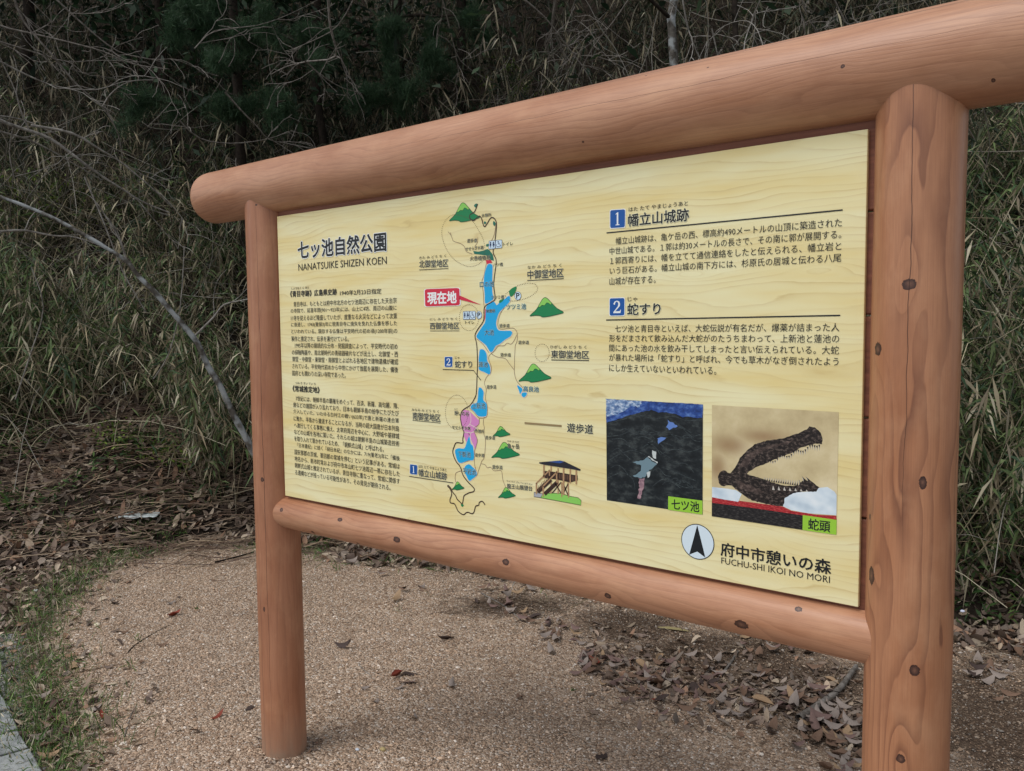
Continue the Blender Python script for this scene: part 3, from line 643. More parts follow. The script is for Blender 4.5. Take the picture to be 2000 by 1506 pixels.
subs('pictogram_border', [grow(rrect(f, q), 1.1) for f, q in icons] + [cpx(f, x, y, r * 1.1) for f, x, y, r in par], ink('navy', (20, 40, 84)), 5.5)
subs('pictogram_ground', [rrect(f, q) for f, q in icons] + [cpx(f, x, y, r) for f, x, y, r in par], ink('icon_white', (206, 228, 244)), 5.8)
pic = []
for f, q in icons[::2]:      # two standing figures and a divider
    b = mp_(f, q); x0, x1 = b[:, 0].min(), b[:, 0].max(); z0, z1 = b[:, 1].min() + .002, b[:, 1].max() - .002; W_ = x1 - x0; H_ = z1 - z0
    for cx, skirt in ((.25, 0), (.76, 1)):
        u = lambda a, b_: (x0 + W_ * (cx + a), z0 + H_ * b_)
        pic += [circ(*u(0, .86), .0022, 10), np.array([u(-.11, .72), u(.11, .72), u(.14 + .03 * skirt, .36), u(.06, .36), u(.06, .06), u(-.06, .06), u(-.06, .36), u(-.14 - .03 * skirt, .36)])]
    pic.append(np.array([(x0 + W_ * .485, z0), (x0 + W_ * .525, z0), (x0 + W_ * .525, z1), (x0 + W_ * .485, z1)]))
for f, q in icons[1::2]:     # wheelchair
    b = mp_(f, q); x0, x1 = b[:, 0].min(), b[:, 0].max(); z0, z1 = b[:, 1].min() + .002, b[:, 1].max() - .002; W_ = x1 - x0; H_ = z1 - z0
    u = lambda a, b_: (x0 + W_ * a, z0 + H_ * b_)
    pic += [circ(*u(.42, .9), .0019, 10)] + strip([u(.42, .8), u(.44, .5), u(.7, .48), u(.8, .12), u(.92, .16)], .0016) + strip([u(.43, .66), u(.68, .64)], .0013)
    pic += strip([u(.44 + .3 * math.cos(a), .32 + .27 * math.sin(a)) for a in np.linspace(2.3, 6.0, 12)], .0014)
stuffs('pictogram_figures', pic, ink('navy', (0, 0, 0)), 6.2)
text('parking_lettering', [T(c3, 'P', (1122, 1015), (1154, 1013), 52), T(c3, 'P', (734, 1207), (762, 1206), 48)], off=.03, layer=6.4)

# --- viewing platform drawing ---
TANW = ink('drawn_timber', (176, 140, 104)); DBR = ink('drawn_dark', (58, 40, 34))
subs('platform_lawn_print', [mp_(c5, [(1365, 985), (1380, 955), (1450, 940), (1560, 940), (1660, 970), (1740, 985), (1770, 1010), (1768, 1060), (1500, 1010)])], LG, 3)
subs('platform_path_print', [mp_(c5, [(1300, 930), (1385, 945), (1370, 985), (1298, 975)])], ink('pale_grey', (168, 172, 178)), 3)
ol = []
for q in ([(1300, 930), (1385, 945), (1450, 940), (1560, 940), (1660, 970), (1740, 985), (1770, 1010), (1768, 1060), (1500, 1010), (1365, 985), (1298, 975), (1300, 930)],): ol += line(c5, q, 5, False)
subs('platform_outline', ol, DBR, 3.3)
far = sum([line(c5, q, w_, False) for q, w_ in [([(1470, 665), (1470, 730)], 16), ([(1540, 690), (1540, 950)], 14), ([(1470, 830), (1467, 945)], 14), ([(1640, 830), (1645, 985)], 15), ([(1577, 830), (1577, 980)], 15)]], [])
dk_ = sum([line(c5, q, w_, False) for q, w_ in [([(1480, 940), (1570, 830)], 12), ([(1510, 840), (1570, 940)], 12), ([(1590, 840), (1640, 960)], 12), ([(1590, 945), (1640, 845)], 12), ([(1335, 925), (1470, 800)], 46), ([(1405, 950), (1530, 830)], 40)]], [])
dk_ += [mp_(c5, [(1390, 715), (1540, 730), (1735, 762), (1735, 812), (1660, 832), (1540, 805), (1390, 785)])]
subs('platform_far_posts_print', far, TANW, 3.6); subs('platform_deck_print', dk_, DBR, 4)
bal = sum([line(c5, [(x, 742 + (x - 1540) * .17), (x, 790 + (x - 1540) * .17)], 5, False) for x in range(1555, 1725, 16)], []) + sum([line(c5, [(x, 915 - (x - 1345) * .95), (x, 860 - (x - 1345) * .95)], 5, False) for x in range(1345, 1450, 15)], [])
stuffs('platform_balusters_print', bal, ink('mid_brown', (128, 96, 74)), 4.3)
near = sum([line(c5, q, w_, False) for q, w_ in [([(1398, 650), (1398, 790)], 17), ([(1595, 645), (1595, 960)], 19), ([(1662, 665), (1662, 840)], 16), ([(1722, 690), (1722, 850)], 18), ([(1540, 690), (1540, 735)], 14),
    ([(1318, 845), (1452, 712)], 14), ([(1388, 872), (1528, 727)], 14), ([(1323, 840), (1323, 950)], 17), ([(1391, 868), (1392, 975)], 17), ([(1526, 715), (1526, 832)], 16), ([(1454, 703), (1454, 765)], 14)]], [])
subs('platform_rails_print', near, TANW, 4.6)
subs('platform_roof_print', [mp_(c5, [(1350, 630), (1560, 612), (1605, 622), (1765, 700), (1763, 716), (1700, 703), (1400, 655), (1352, 642)])], ink('roof_dark', (40, 40, 48)), 5)
subs('platform_roof_sheen_print', [mp_(c5, [(1440, 624), (1562, 614), (1602, 624), (1560, 640)])], ink('roof_blue', (48, 82, 150)), 5.3)

# --- compass ---
cc = P(1362.7, 1058); c_r = abs(P(1362.7, 1023.5)[1] - P(1362.7, 1092.5)[1]) / 2
subs('compass_ring', [circ(cc[0], cc[1], c_r, 64)], BLK, 3); subs('compass_ground', [circ(cc[0], cc[1], c_r * .955, 64)], ink('compass_white', (214, 230, 240)), 3.6)
subs('compass_needle', [mp_(c7, [(706, 975), (648, 1187), (706, 1165), (764, 1208)])], BLK, 4.5)
text('park_name_lettering', [T(c7, '府中市憩いの森', (875, 1152), (1665, 1272), 100)], off=.02, layer=4)
text('park_name_latin_lettering', [T(c7, 'FUCHU-SHI IKOI NO MORI', (878, 1233), (1657, 1362), 47)], off=0, layer=4)

# --- printed pictures ---
def pic_mat(name, a, b, c, sc, det=5):
    m = NT(name, .35, .35); tc = m.n('ShaderNodeTexCoord').outputs['Object']; mp = m.n('ShaderNodeMapping'); mp.inputs['Scale'].default_value = sc
    m.t.links.new(tc, mp.inputs[0]); m.color(m.ramp(m.noise(mp.outputs[0], 1, det, .65), [(.3, lin(*a)), (.5, lin(*b)), (.7, lin(*c))])); return m.m
def pf(name, polys, mat, layer, sm=False): subs(name, [smooth(mp_(c7, q), n=4) if sm else mp_(c7, q) for q in polys], mat, layer)
def jag(q, amp=5, step=9, seed=1):
    q = np.array(q, float); q = np.vstack([q, q[:1]]); out = []
    for a, b in zip(q[:-1], q[1:]):
        n = max(1, int(np.linalg.norm(b - a) / step))
        for k in range(n): out.append(a + (b - a) * k / n)
    out = np.array(out); i = np.arange(len(out)); return out + np.c_[vnoise(i * .7, i * 0, seed) - .5, vnoise(i * .7, i * 0 + 9, seed) - .5] * 2 * amp
def jag_pf(name, polys, mat, layer, amp=6): subs(name, [mp_(c7, jag(q, amp, 9, 3 + k)) for k, q in enumerate(polys)], mat, layer)
pf('aerial_picture', [[(52, 70), (746, 110), (744, 898), (57, 797)]], pic_mat('aerial_forest', (8, 12, 16), (28, 34, 38), (74, 80, 80), (34, 34, 60), 9), 3)
jag_pf('aerial_sky_picture', [[(52, 70), (746, 110), (745, 205), (700, 208), (640, 195), (600, 200), (560, 182), (480, 165), (430, 168), (380, 150), (340, 158), (300, 165), (250, 178), (200, 195), (120, 222), (54, 240)]], pic_mat('aerial_hills', (24, 42, 92), (44, 76, 148), (96, 130, 190), (60, 60, 90)), 3.4, 3)
jag_pf('aerial_cloud_picture', [[(52, 70), (310, 85), (290, 130), (240, 120), (190, 150), (120, 185), (54, 200)]], pic_mat('aerial_cloud', (34, 58, 116), (120, 150, 190), (226, 232, 238), (90, 90, 160)), 3.8)
rg2 = random.Random(4)
rdg = [[(x, y), (x + 40, y - 14 + rg2.uniform(-12, 12)), (x + 85, y + rg2.uniform(-10, 26)), (x + 130, y + 30 + rg2.uniform(-12, 30))] for x, y in [(rg2.uniform(60, 600), rg2.uniform(240, 760)) for _ in range(34)] if not (200 < x + 60 < 440 and 420 < y < 800)] + [[(54, 250), (180, 215), (300, 190), (400, 215), (520, 195), (640, 225), (745, 215)], [(56, 340), (150, 330), (250, 300), (380, 330), (480, 300)], [(420, 400), (520, 330), (620, 350), (744, 320)], [(60, 520), (140, 470), (240, 440), (330, 470)], [(440, 470), (540, 430), (640, 450), (744, 420)], [(450, 560), (560, 600), (700, 660)], [(60, 640), (160, 600), (240, 640), (260, 720)], [(380, 700), (480, 640), (600, 700), (740, 720)]]
subs('aerial_ridge_picture', sum([line(c7, q, 5) for q in rdg], []), pic_mat('aerial_ridge', (30, 36, 40), (52, 60, 64), (84, 92, 92), (140, 140, 160)), 4)
jag_pf('aerial_far_pond_picture', [[(498, 222), (512, 232), (530, 235), (545, 250), (568, 265), (530, 280), (510, 298), (488, 270)], [(420, 352), (455, 345), (487, 348), (460, 370), (440, 385), (425, 398)]], ink('far_pond', (96, 130, 196)), 4.4)
jag_pf('aerial_pond_picture', [[(236, 522), (300, 515), (350, 490), (415, 538), (365, 580), (345, 610), (330, 632), (290, 637), (245, 622), (298, 590), (300, 548)]], ink('near_pond', (112, 138, 150)), 4.4)
jag_pf('aerial_bare_picture', [[(385, 440), (415, 447), (412, 500), (385, 487)], [(352, 484), (358, 480), (422, 526), (418, 536)], [(345, 600), (370, 588), (362, 630), (350, 636)]], ink('bare_white', (196, 204, 204)), 4.7, 4)
jag_pf('aerial_mud_picture', [[(288, 642), (332, 640), (325, 700), (305, 770), (292, 788), (275, 780), (290, 700)]], pic_mat('aerial_mud', (110, 88, 100), (150, 118, 128), (190, 160, 164), (90, 90, 90)), 4.7)
def wall_mat():
    m = NT('gold_wall', .35, .35); tc = m.n('ShaderNodeTexCoord').outputs['Object']; sp = m.n('ShaderNodeSeparateXYZ'); m.set(sp.inputs[0], tc)
    n = m.noise(tc, 14, 5, .6); c = m.ramp(n, [(.3, lin(186, 168, 128)), (.5, lin(206, 190, 148)), (.7, lin(222, 208, 170))])
    q = c7(1080, 370); e = None
    for cx, cy, a, b in [(1180, 340, .055, .016), (930, 400, .04, .022), (850, 560, .02, .03)]:
        q = c7(cx, cy); du = m.math('MULTIPLY', m.math('SUBTRACT', sp.outputs[0], q[0]), 1 / a); dv = m.math('MULTIPLY', m.math('SUBTRACT', sp.outputs[2], q[1]), 1 / b)
        k = m.math('EXPONENT', m.math('MULTIPLY', m.math('ADD', m.math('MULTIPLY', du, du), m.math('MULTIPLY', dv, dv)), -1.)); e = k if e is None else m.math('MAXIMUM', e, k)
    m.color(m.mix(m.math('MULTIPLY', e, m.math('ADD', n, .2)), c, lin(140, 104, 70))); return m.m
pf('wall_picture', [[(811, 114), (1720, 165), (1704, 1045), (810, 912)]], wall_mat(), 3)
pf('tatami_picture', [[(810, 812), (1100, 850), (1460, 903), (1704, 930), (1704, 1040), (1461, 1010), (810, 912)]], pic_mat('dark_weave', (14, 14, 18), (34, 32, 34), (84, 80, 78), (120, 120, 520)), 3.4)
pf('red_cloth_picture', [[(812, 776), (1000, 800), (1320, 842), (1380, 872), (1560, 900), (1704, 908), (1705, 938), (1460, 905), (1100, 852), (810, 815)]], pic_mat('red_brocade', (110, 24, 32), (170, 40, 48), (206, 96, 90), (160, 160, 500)), 3.7)
pf('cushion_picture', [[(1320, 840), (1322, 800), (1345, 765), (1400, 742), (1500, 735), (1580, 708), (1640, 702), (1690, 735), (1706, 760), (1704, 905), (1600, 897), (1500, 890), (1380, 868)], [(812, 702), (930, 715), (985, 725), (1025, 752), (1000, 808), (900, 792), (812, 775)]], pic_mat('white_cushion', (176, 196, 212), (212, 226, 236), (236, 243, 247), (18, 18, 26), 2), 4)
SK = pic_mat('dark_skull', (10, 8, 8), (38, 31, 30), (120, 106, 98), (130, 60, 210), 9)
jag_pf('skull_picture', [[(945, 604), (980, 562), (1010, 500), (1060, 440), (1120, 395), (1200, 370), (1330, 350), (1430, 318), (1490, 290), (1512, 268), (1550, 275), (1590, 310), (1607, 355), (1600, 395), (1560, 390), (1500, 402), (1440, 425), (1380, 460), (1320, 480), (1250, 510), (1180, 540), (1110, 570), (1070, 600), (1055, 612), (1000, 610)]], SK, 4.4, 3)
jag_pf('skull_picture', [[(925, 600), (945, 602), (1060, 608), (1150, 635), (1250, 670), (1330, 692), (1430, 692), (1460, 660), (1520, 658), (1560, 690), (1582, 705), (1560, 735), (1480, 735), (1400, 745), (1335, 780), (1322, 842), (1230, 830), (1100, 800), (1010, 740), (950, 690), (905, 690)]], SK, 4.6, 3)
jag_pf('skull_picture', [[(896 + 40 * math.cos(a), 640 + 58 * math.sin(a)) for a in np.linspace(0, 6.28, 18, endpoint=False)]], SK, 4.2, 3)
jag_pf('skull_sheen_picture', [[(1010, 560), (1060, 470), (1150, 420), (1280, 395), (1400, 360), (1350, 395), (1230, 430), (1130, 470), (1060, 560)], [(990, 650), (1080, 690), (1200, 740), (1150, 750), (1060, 730), (1000, 700)]], pic_mat('skull_sheen', (40, 32, 32), (72, 60, 56), (128, 110, 102), (90, 60, 140)), 4.7)
tt = []
for k in range(22):
    t = k / 21; x = 1230 + 350 * t; y = 515 - 125 * t + 12 * math.sin(k); h = 18 + 24 * t; tt.append([(x - 6, y), (x + 7, y - 3), (x + 1 + 2 * t, y + h)])
for k in range(16):
    t = k / 15; x = 1190 + 250 * t; y = 655 + 38 * t; tt.append([(x - 7, y), (x + 6, y + 4), (x + 2, y - 26 - 14 * t)])
tt += [[(1440, 690), (1455, 680), (1432, 645)], [(1470, 668), (1500, 662), (1472, 640), (1455, 622)], [(1500, 662), (1525, 662), (1500, 640), (1482, 627)]]
stuffs('teeth_picture', [mp_(c7, q) for q in tt], SK, 4.5)
stuffs('teeth_tips_picture', [mp_(c7, q) for q in [[(x, y) for x, y in q[:1]] + [((q[0][0] + q[-1][0]) / 2 + 5, (q[0][1] + q[-1][1]) / 2), q[-1]] for q in tt] + [[(1250 + 40 * k, 690 + 5 * k), (1262 + 40 * k, 725 + 2 * k), (1243 + 40 * k, 722 + 2 * k)] for k in range(7)]], ink('ivory', (196, 190, 180)), 4.9)
pf('picture_caption_label', [[(498, 768), (743, 800), (743, 900), (497, 865)], [(1463, 903), (1706, 938), (1704, 1045), (1461, 1010)]], LIME, 5.2)
text('picture_caption_lettering', [T(c7, '七ツ池', (522, 824), (720, 846), 72), T(c7, '蛇頭', (1503, 966), (1660, 988), 80)], off=.02, layer=6)
#@@REST
# ------------------------------------------------------------------ vegetation helpers
def nrmz(v): return v / (np.linalg.norm(v, axis=-1, keepdims=True) + 1e-9)
def blades(name, base, dirv, ln, wd, droop, col, mat, segs=2, curl=.0, **k):
    """narrow leaves: base points, directions, lengths, widths; droop bends the tip down"""
    n = len(base); side = nrmz(np.cross(dirv, rng.normal(size=(n, 3)) * .6 + np.array([0, 0, 1.])))
    nor = nrmz(np.cross(side, dirv)); prof = {2: [(0, .15), (.45, 1.), (1, 0.)], 3: [(0, .2), (.3, 1.), (.68, .8), (1, 0.)]}[segs]
    V = []
    for t, w_ in prof:
        c = base + dirv * (ln * t)[:, None] + np.array([0, 0, -1.]) * (droop * ln * t * t)[:, None]
        if w_ == 0: V.append(c)
        else:
            V.append(c - side * (wd * w_ / 2)[:, None]); V.append(c + side * (wd * w_ / 2)[:, None])
    m = len(V); V = np.stack(V, 1).reshape(-1, 3); o = (np.arange(n) * m)[:, None]
    F = []
    for i in range(len(prof) - 2):
        a = 2 * i; F += [o + np.array([a, a + 1, a + 3]), o + np.array([a, a + 3, a + 2])]
    a = 2 * (len(prof) - 2); F.append(o + np.array([a, a + 1, a + 2]))
    F = np.stack(F, 1).reshape(-1, 3)
    return npmesh(name, V, F, mat, False, col=np.repeat(col, m, 0))
def tubes_vf(paths, radii, sides=5):
    V, F, o = [], [], 0
    for p, r in zip(paths, radii):
        p = np.asarray(p, float); k = len(p); t = nrmz(np.gradient(p, axis=0)); ref = np.array([.31, .17, .93]); e1 = nrmz(np.cross(t, ref)); e2 = np.cross(t, e1)
        a = np.linspace(0, 2 * math.pi, sides, endpoint=False); r = np.broadcast_to(r, (k,))
        V.append((p[:, None] + r[:, None, None] * (np.cos(a)[None, :, None] * e1[:, None] + np.sin(a)[None, :, None] * e2[:, None])).reshape(-1, 3))
        i = np.arange(k * sides).reshape(k, sides) + o; j = np.roll(i, -1, 1)
        F.append(np.stack([i[:-1], j[:-1], j[1:], i[1:]], -1).reshape(-1, 4)); o += k * sides
    return np.concatenate(V), np.concatenate(F)
def tubes(name, paths, radii, mat, sides=5, **k):
    V, F = tubes_vf(paths, radii, sides); return npmesh(name, V, F, mat, True, **k)
def wig(a, b, n, amp, seed=None):
    a = np.array(a, float); b = np.array(b, float); t = np.linspace(0, 1, n)[:, None]; L = np.linalg.norm(b - a)
    w_ = np.cumsum(rng.normal(size=(n, 3)), 0); w_ -= w_[:1] + (w_[-1:] - w_[:1]) * t * .6
    return a + (b - a) * t + w_ * amp * L / n ** .5
def pick(cols, n, jit=.25):
    c = np.array([lin(*x)[:3] for x in cols]); i = rng.integers(0, len(c), n); return c[i] * (1 + rng.normal(size=(n, 1)) * jit).clip(.4, 1.8)
def at(px, py, d):                       # point at that photo pixel, d metres ahead of the camera
    return CAM + ray(px, py) * d
GREENS = [(80, 100, 60), (64, 86, 56), (94, 110, 68), (54, 74, 52), (102, 116, 76)]
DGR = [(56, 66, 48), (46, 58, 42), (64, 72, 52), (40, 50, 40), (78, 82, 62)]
STRAW = [(176, 166, 138), (150, 140, 116), (192, 184, 160), (128, 118, 100), (160, 146, 120)]

# --- bamboo grass covering the bank (nobody could count it) ---
def stand(n, s0, s1, t0, t1, hgt, nl, dry, name, lnr=(.07, .15), wdr=(.009, .018), pw=1.4, cols=None, scol=.75):
    cols = cols or GREENS
    s = rng.uniform(s0, s1, n); t = t0 + (t1 - t0) * rng.random(n) ** pw
    off = np.where(s < -1.3, 1.05 + .35 * np.clip((-1.9 - s), 0, 1) * (s > -4.6), .12)
    off = np.where((s > -2.35) & (s <= -1.3), .28, off)
    d = foot(s) + off + t + fbm(s * 2, t * 2, 3) * .5
    ok = vnoise(s * 1.6, d * 1.6, 77) > .24; s, d = s[ok], d[ok]; n = len(s)
    xy = SDW(s, d); z = hill(s, d); base = np.c_[xy, z - .03]
    h = hgt[0] + (hgt[1] - hgt[0]) * rng.random(n); h *= .7 + .6 * vnoise(s * 1.2, d * 1.2, 12)
    lean = np.c_[-HF[0] + 0 * s, -HF[1] + 0 * s, 0 * s] * rng.uniform(-.1, .55, (n, 1)) + np.c_[rng.normal(size=(n, 2)) * .32, np.zeros(n)]
    tip = base + lean * h[:, None] + np.array([0, 0, 1.]) * h[:, None]
    paths = []; k = 5; tt = np.linspace(0, 1, k)
    bend = rng.uniform(.0, .35, n)
    for i in range(n):
        p = base[i] + (tip[i] - base[i]) * tt[:, None]; p[:, :2] += lean[i, :2] * (h[i] * bend[i] * tt ** 2)[:, None]; p[:, 2] -= h[i] * bend[i] * .4 * tt ** 3; paths.append(p)
    P_ = np.array(paths)
    rad = rng.uniform(.0016, .0034, n)
    V, F = tubes_vf(P_, rad, 3)
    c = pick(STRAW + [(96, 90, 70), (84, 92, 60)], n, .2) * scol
    link(name + '_stalks', npmesh(name + '_stalks', V, F, M_dry, True, col=np.repeat(c, 3 * k, 0)), kind='stuff')
    # leaves
    idx = np.repeat(np.arange(n), nl); m = len(idx); u = .25 + .75 * rng.random(m) ** .7
    f = u * (k - 1); i0 = np.minimum(f.astype(int), k - 2); w_ = (f - i0)[:, None]
    b = P_[idx, i0] * (1 - w_) + P_[idx, i0 + 1] * w_
    az_ = rng.uniform(0, 2 * math.pi, m); e = rng.normal(.05, .5, m)
    dv = np.c_[np.cos(az_) * np.cos(e), np.sin(az_) * np.cos(e), np.sin(e)]; dv[:, :2] -= HF * .35; dv = nrmz(dv)
    isdry = rng.random(m) < (dry + .3 * (vnoise(s * .9, d * .9, 41)[idx] - .5))
    dv[isdry, 2] -= .8; dv = nrmz(dv)
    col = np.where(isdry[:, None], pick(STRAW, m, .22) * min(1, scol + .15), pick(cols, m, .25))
    ln = rng.uniform(*lnr, m); wd = rng.uniform(*wdr, m)
    link(name, blades(name, b, dv, ln, wd, rng.uniform(.2, .9, m), col, M_leaf, 2), kind='stuff')
stand(2600, -7.5, -1.2, 0, 2.2, (.45, 1.3), 24, .30, 'bamboo_grass', pw=1.0)
stand(3200, -1.4, 5.5, 0, 2.6, (.45, 1.2), 26, .20, 'bamboo_grass', pw=1.0)
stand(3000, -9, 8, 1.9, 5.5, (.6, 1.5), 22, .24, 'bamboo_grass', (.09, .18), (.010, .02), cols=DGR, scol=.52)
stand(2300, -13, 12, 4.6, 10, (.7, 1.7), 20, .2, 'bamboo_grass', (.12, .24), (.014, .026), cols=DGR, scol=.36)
# dry hanging stalks, long and pale
n = 4600; s = rng.uniform(-6, 5.5, n); t = rng.uniform(0, 3, n); off = np.where(s < -1.3, 1.0, .05); d = foot(s) + off + t
b0 = np.c_[SDW(s, d), hill(s, d) + rng.uniform(0, .5, n)]
hd = np.c_[rng.normal(size=(n, 2)) * .7, rng.uniform(.2, 1.2, n)]; hd[:, :2] -= HF * .3; L = rng.uniform(.25, .9, n)
pts = [np.array([b0[i] + hd[i] * L[i] * q + np.array([0, 0, -1.]) * (q ** 2) * L[i] * rng_ for q in np.linspace(0, 1, 5)]) for i, rng_ in enumerate(rng.uniform(.1, 1.1, n))]
V, F = tubes_vf(pts, [.0022] * n, 3)
link('dry_stalks', npmesh('dry_stalks', V, F, M_dry, True, col=np.repeat(pick(STRAW + [(150, 146, 138)], n, .2), 15, 0)), kind='stuff')
# tangle of fine bare twigs and vines in the dark thicket
n = 3000; s = rng.uniform(-8.5, 6.5, n); t = rng.uniform(1.2, 6.5, n); d = foot(s) + np.where(s < -1.3, .9, 0) + t
b0 = np.c_[SDW(s, d), hill(s, d) + rng.uniform(.1, 1.5, n)]; pts = []
for i in range(n):
    dv = nrmz(np.array([rng.normal(), rng.normal() * .7, rng.normal(.15, .6)])); L_ = rng.uniform(.25, 1.3); q = [b0[i]]; bd = rng.normal(size=3) * .16
    for k in range(7): dv = nrmz(dv + bd + rng.normal(size=3) * .10); q.append(q[-1] + dv * L_ / 7)
    pts.append(np.array(q))
V, F = tubes_vf(pts, rng.uniform(.0018, .0042, n), 3)
link('thicket_twigs', npmesh('thicket_twigs', V, F, M_dry, True, col=np.repeat(pick([(108, 102, 94), (88, 82, 75), (140, 136, 128), (76, 68, 60)], n, .2), 24, 0)), kind='stuff')
# undergrowth low on the bank: small green leaves
n = 26000; s = rng.uniform(-6, 5, n); t = rng.uniform(-.25, 1.2, n) ; d = foot(s) + np.where(s < -1.3, .9, 0) + t; keep = (vnoise(s * 2.2, d * 2.2, 90) > .55) ; s, d = s[keep], d[keep]; n = len(s)
b = np.c_[SDW(s, d), surf(s, d) + rng.uniform(0, .12, n)]; e = rng.uniform(-.1, 1.2, n); a_ = rng.uniform(0, 6.28, n)
link('undergrowth', blades('undergrowth', b, np.c_[np.cos(a_) * np.cos(e), np.sin(a_) * np.cos(e), np.sin(e)], rng.uniform(.03, .09, n), rng.uniform(.008, .02, n), rng.uniform(0, .6, n), pick([(70, 96, 52), (88, 112, 58), (58, 84, 46)], n), M_leaf), kind='stuff')

# --- leaf litter ---
def leaf_verts():   # one curled oval leaf, 12 triangles
    V = []; prof = [(0, .0), (.14, .66), (.4, 1.), (.72, .82), (1, 0)]
    for t, w_ in prof:
        for q in ((-1, 0, 1) if 0 < w_ else (0,)): V.append((t - .5, q * w_ * .235, 0))
    F = [(0, 1, 2), (0, 2, 3), (1, 4, 5), (1, 5, 2), (2, 5, 6), (2, 6, 3), (4, 7, 8), (4, 8, 5), (5, 8, 9), (5, 9, 6), (7, 10, 8), (8, 10, 9)]
    return np.array(V), np.array(F)
LV, LF = leaf_verts()
def curl(V, k1, k2):     # bend lengthwise and across
    V = V.copy(); V[:, 2] = k1 * (V[:, 0] ** 2 - .1) + k2 * (V[:, 1] ** 2) * 4 + .0; V[:, 1] *= 1 - .25 * abs(k2); return V
BROWNS = [(142, 124, 110), (118, 102, 90), (168, 150, 130), (152, 138, 126), (100, 86, 78), (184, 168, 148), (130, 114, 104), (128, 116, 106), (148, 118, 98)]
def litter(name, s, d, size, lift=.004, tilt=.35, cols=BROWNS, zf=surf):
    n = len(s); base = np.c_[SDW(s, d), zf(s, d) + lift + rng.random(n) * .02 * 0]
    a_ = rng.uniform(0, 6.28, n); sz = rng.uniform(*size, n); k1 = rng.uniform(-.5, 1.0, n); k2 = rng.uniform(-1.2, 1.2, n); tl = rng.normal(size=(n, 2)) * tilt
    L_ = np.repeat(LV[None], n, 0); L_[:, :, 2] = k1[:, None] * (L_[:, :, 0] ** 2 - .1) + k2[:, None] * L_[:, :, 1] ** 2 * 4
    L_ *= sz[:, None, None]; L_[:, :, 2] += L_[:, :, 0] * tl[:, :1] + L_[:, :, 1] * tl[:, 1:]
    x = L_[:, :, 0] * np.cos(a_)[:, None] - L_[:, :, 1] * np.sin(a_)[:, None]; y = L_[:, :, 0] * np.sin(a_)[:, None] + L_[:, :, 1] * np.cos(a_)[:, None]
    zz = L_[:, :, 2] - np.minimum(L_[:, :, 2].min(1, keepdims=True) * .7, 0)
    V = np.stack([x, y, zz], -1) + base[:, None]; m = len(LV)
    F = (LF[None] + (np.arange(n) * m)[:, None, None]).reshape(-1, 3)
    link(name, npmesh(name, V.reshape(-1, 3), F, M_litter, True, col=np.repeat(pick(cols, n, .2), m, 0)), kind='stuff')
n = 26000; s = rng.uniform(-6.5, 5.5, n); t = rng.normal(.35, .55, n); t = np.where(s < -1.2, rng.uniform(-.12, 1.9, n), t); d = foot(s) + t
k = (t > -.25 - .3 * vnoise(s * 3, d * 3, 4)) & (t < 3); litter('leaf_litter', s[k], d[k], (.03, .085), tilt=.5)
# cut stalks on the heap
n = 1500; s = rng.normal(-2.85, 1.0, n); d = 5.95 + rng.normal(0, .5, n); z = surf(s, d) + rng.uniform(.0, .05, n); b0 = np.c_[SDW(s, d), z]
dr = np.c_[HR[0] * 1.0 + rng.normal(size=n) * .5, HR[1] * 1.0 + rng.normal(size=n) * .5, rng.normal(.12, .14, n)]; L = rng.uniform(.08, .6, n)
pts = [wig(b0[i] - dr[i] * L[i] / 2, b0[i] + dr[i] * L[i] / 2, 5, .10) for i in range(n)]
V, F = tubes_vf(pts, rng.uniform(.0014, .0034, n), 3); link('cut_stalks', npmesh('cut_stalks', V, F, M_dry, True, col=np.repeat(pick([(140, 122, 104), (118, 98, 84), (158, 140, 118), (96, 80, 70)], n, .2), 15, 0)), kind='stuff')

# --- gravel grains standing proud of the ground ---
ico = np.array([(0, 0, .6), (1, 0, 0), (0, 1, 0), (-1, 0, 0), (0, -1, 0), (0, 0, -.6)]); icf = np.array([(0, 1, 2), (0, 2, 3), (0, 3, 4), (0, 4, 1), (5, 2, 1), (5, 3, 2), (5, 4, 3), (5, 1, 4)])
n = 190000; d = 1.5 + 4.3 * rng.random(n) ** .75; s = (rng.random(n) - .5) * (d * 1.32 + .3); k = (d < foot(s) + .1) & (s > strip_s(d) - .1); s, d = s[k], d[k]; n = len(s)
a_ = rng.uniform(0, 6.28, n); r = rng.uniform(.0022, .0048, n) * (1 + .25 * (rng.random(n) < .04) * 4); an = rng.uniform(.7, 1.3, (n, 3)) * r[:, None]
L_ = (ico[None] + rng.normal(size=(n, 6, 3)) * .18) * an[:, None]
x = L_[:, :, 0] * np.cos(a_)[:, None] - L_[:, :, 1] * np.sin(a_)[:, None]; y = L_[:, :, 0] * np.sin(a_)[:, None] + L_[:, :, 1] * np.cos(a_)[:, None]
V = np.stack([x, y, L_[:, :, 2]], -1) + np.c_[SDW(s, d), gz(s, d) + r * .25][:, None]
sw = soil_w(s, d)[:, :1]
gc = pick([(195, 170, 146), (175, 150, 127), (210, 188, 166), (152, 127, 106), (220, 208, 195), (186, 160, 136), (168, 141, 118)], n, .14) * (1 - .72 * np.clip(sw + rng.normal(size=(n, 1)) * .2, 0, 1))
link('gravel_grains', npmesh('gravel_grains', V.reshape(-1, 3), (icf[None] + (np.arange(n) * 6)[:, None, None]).reshape(-1, 3), M_grain, False, col=np.repeat(gc, 6, 0)), kind='stuff')

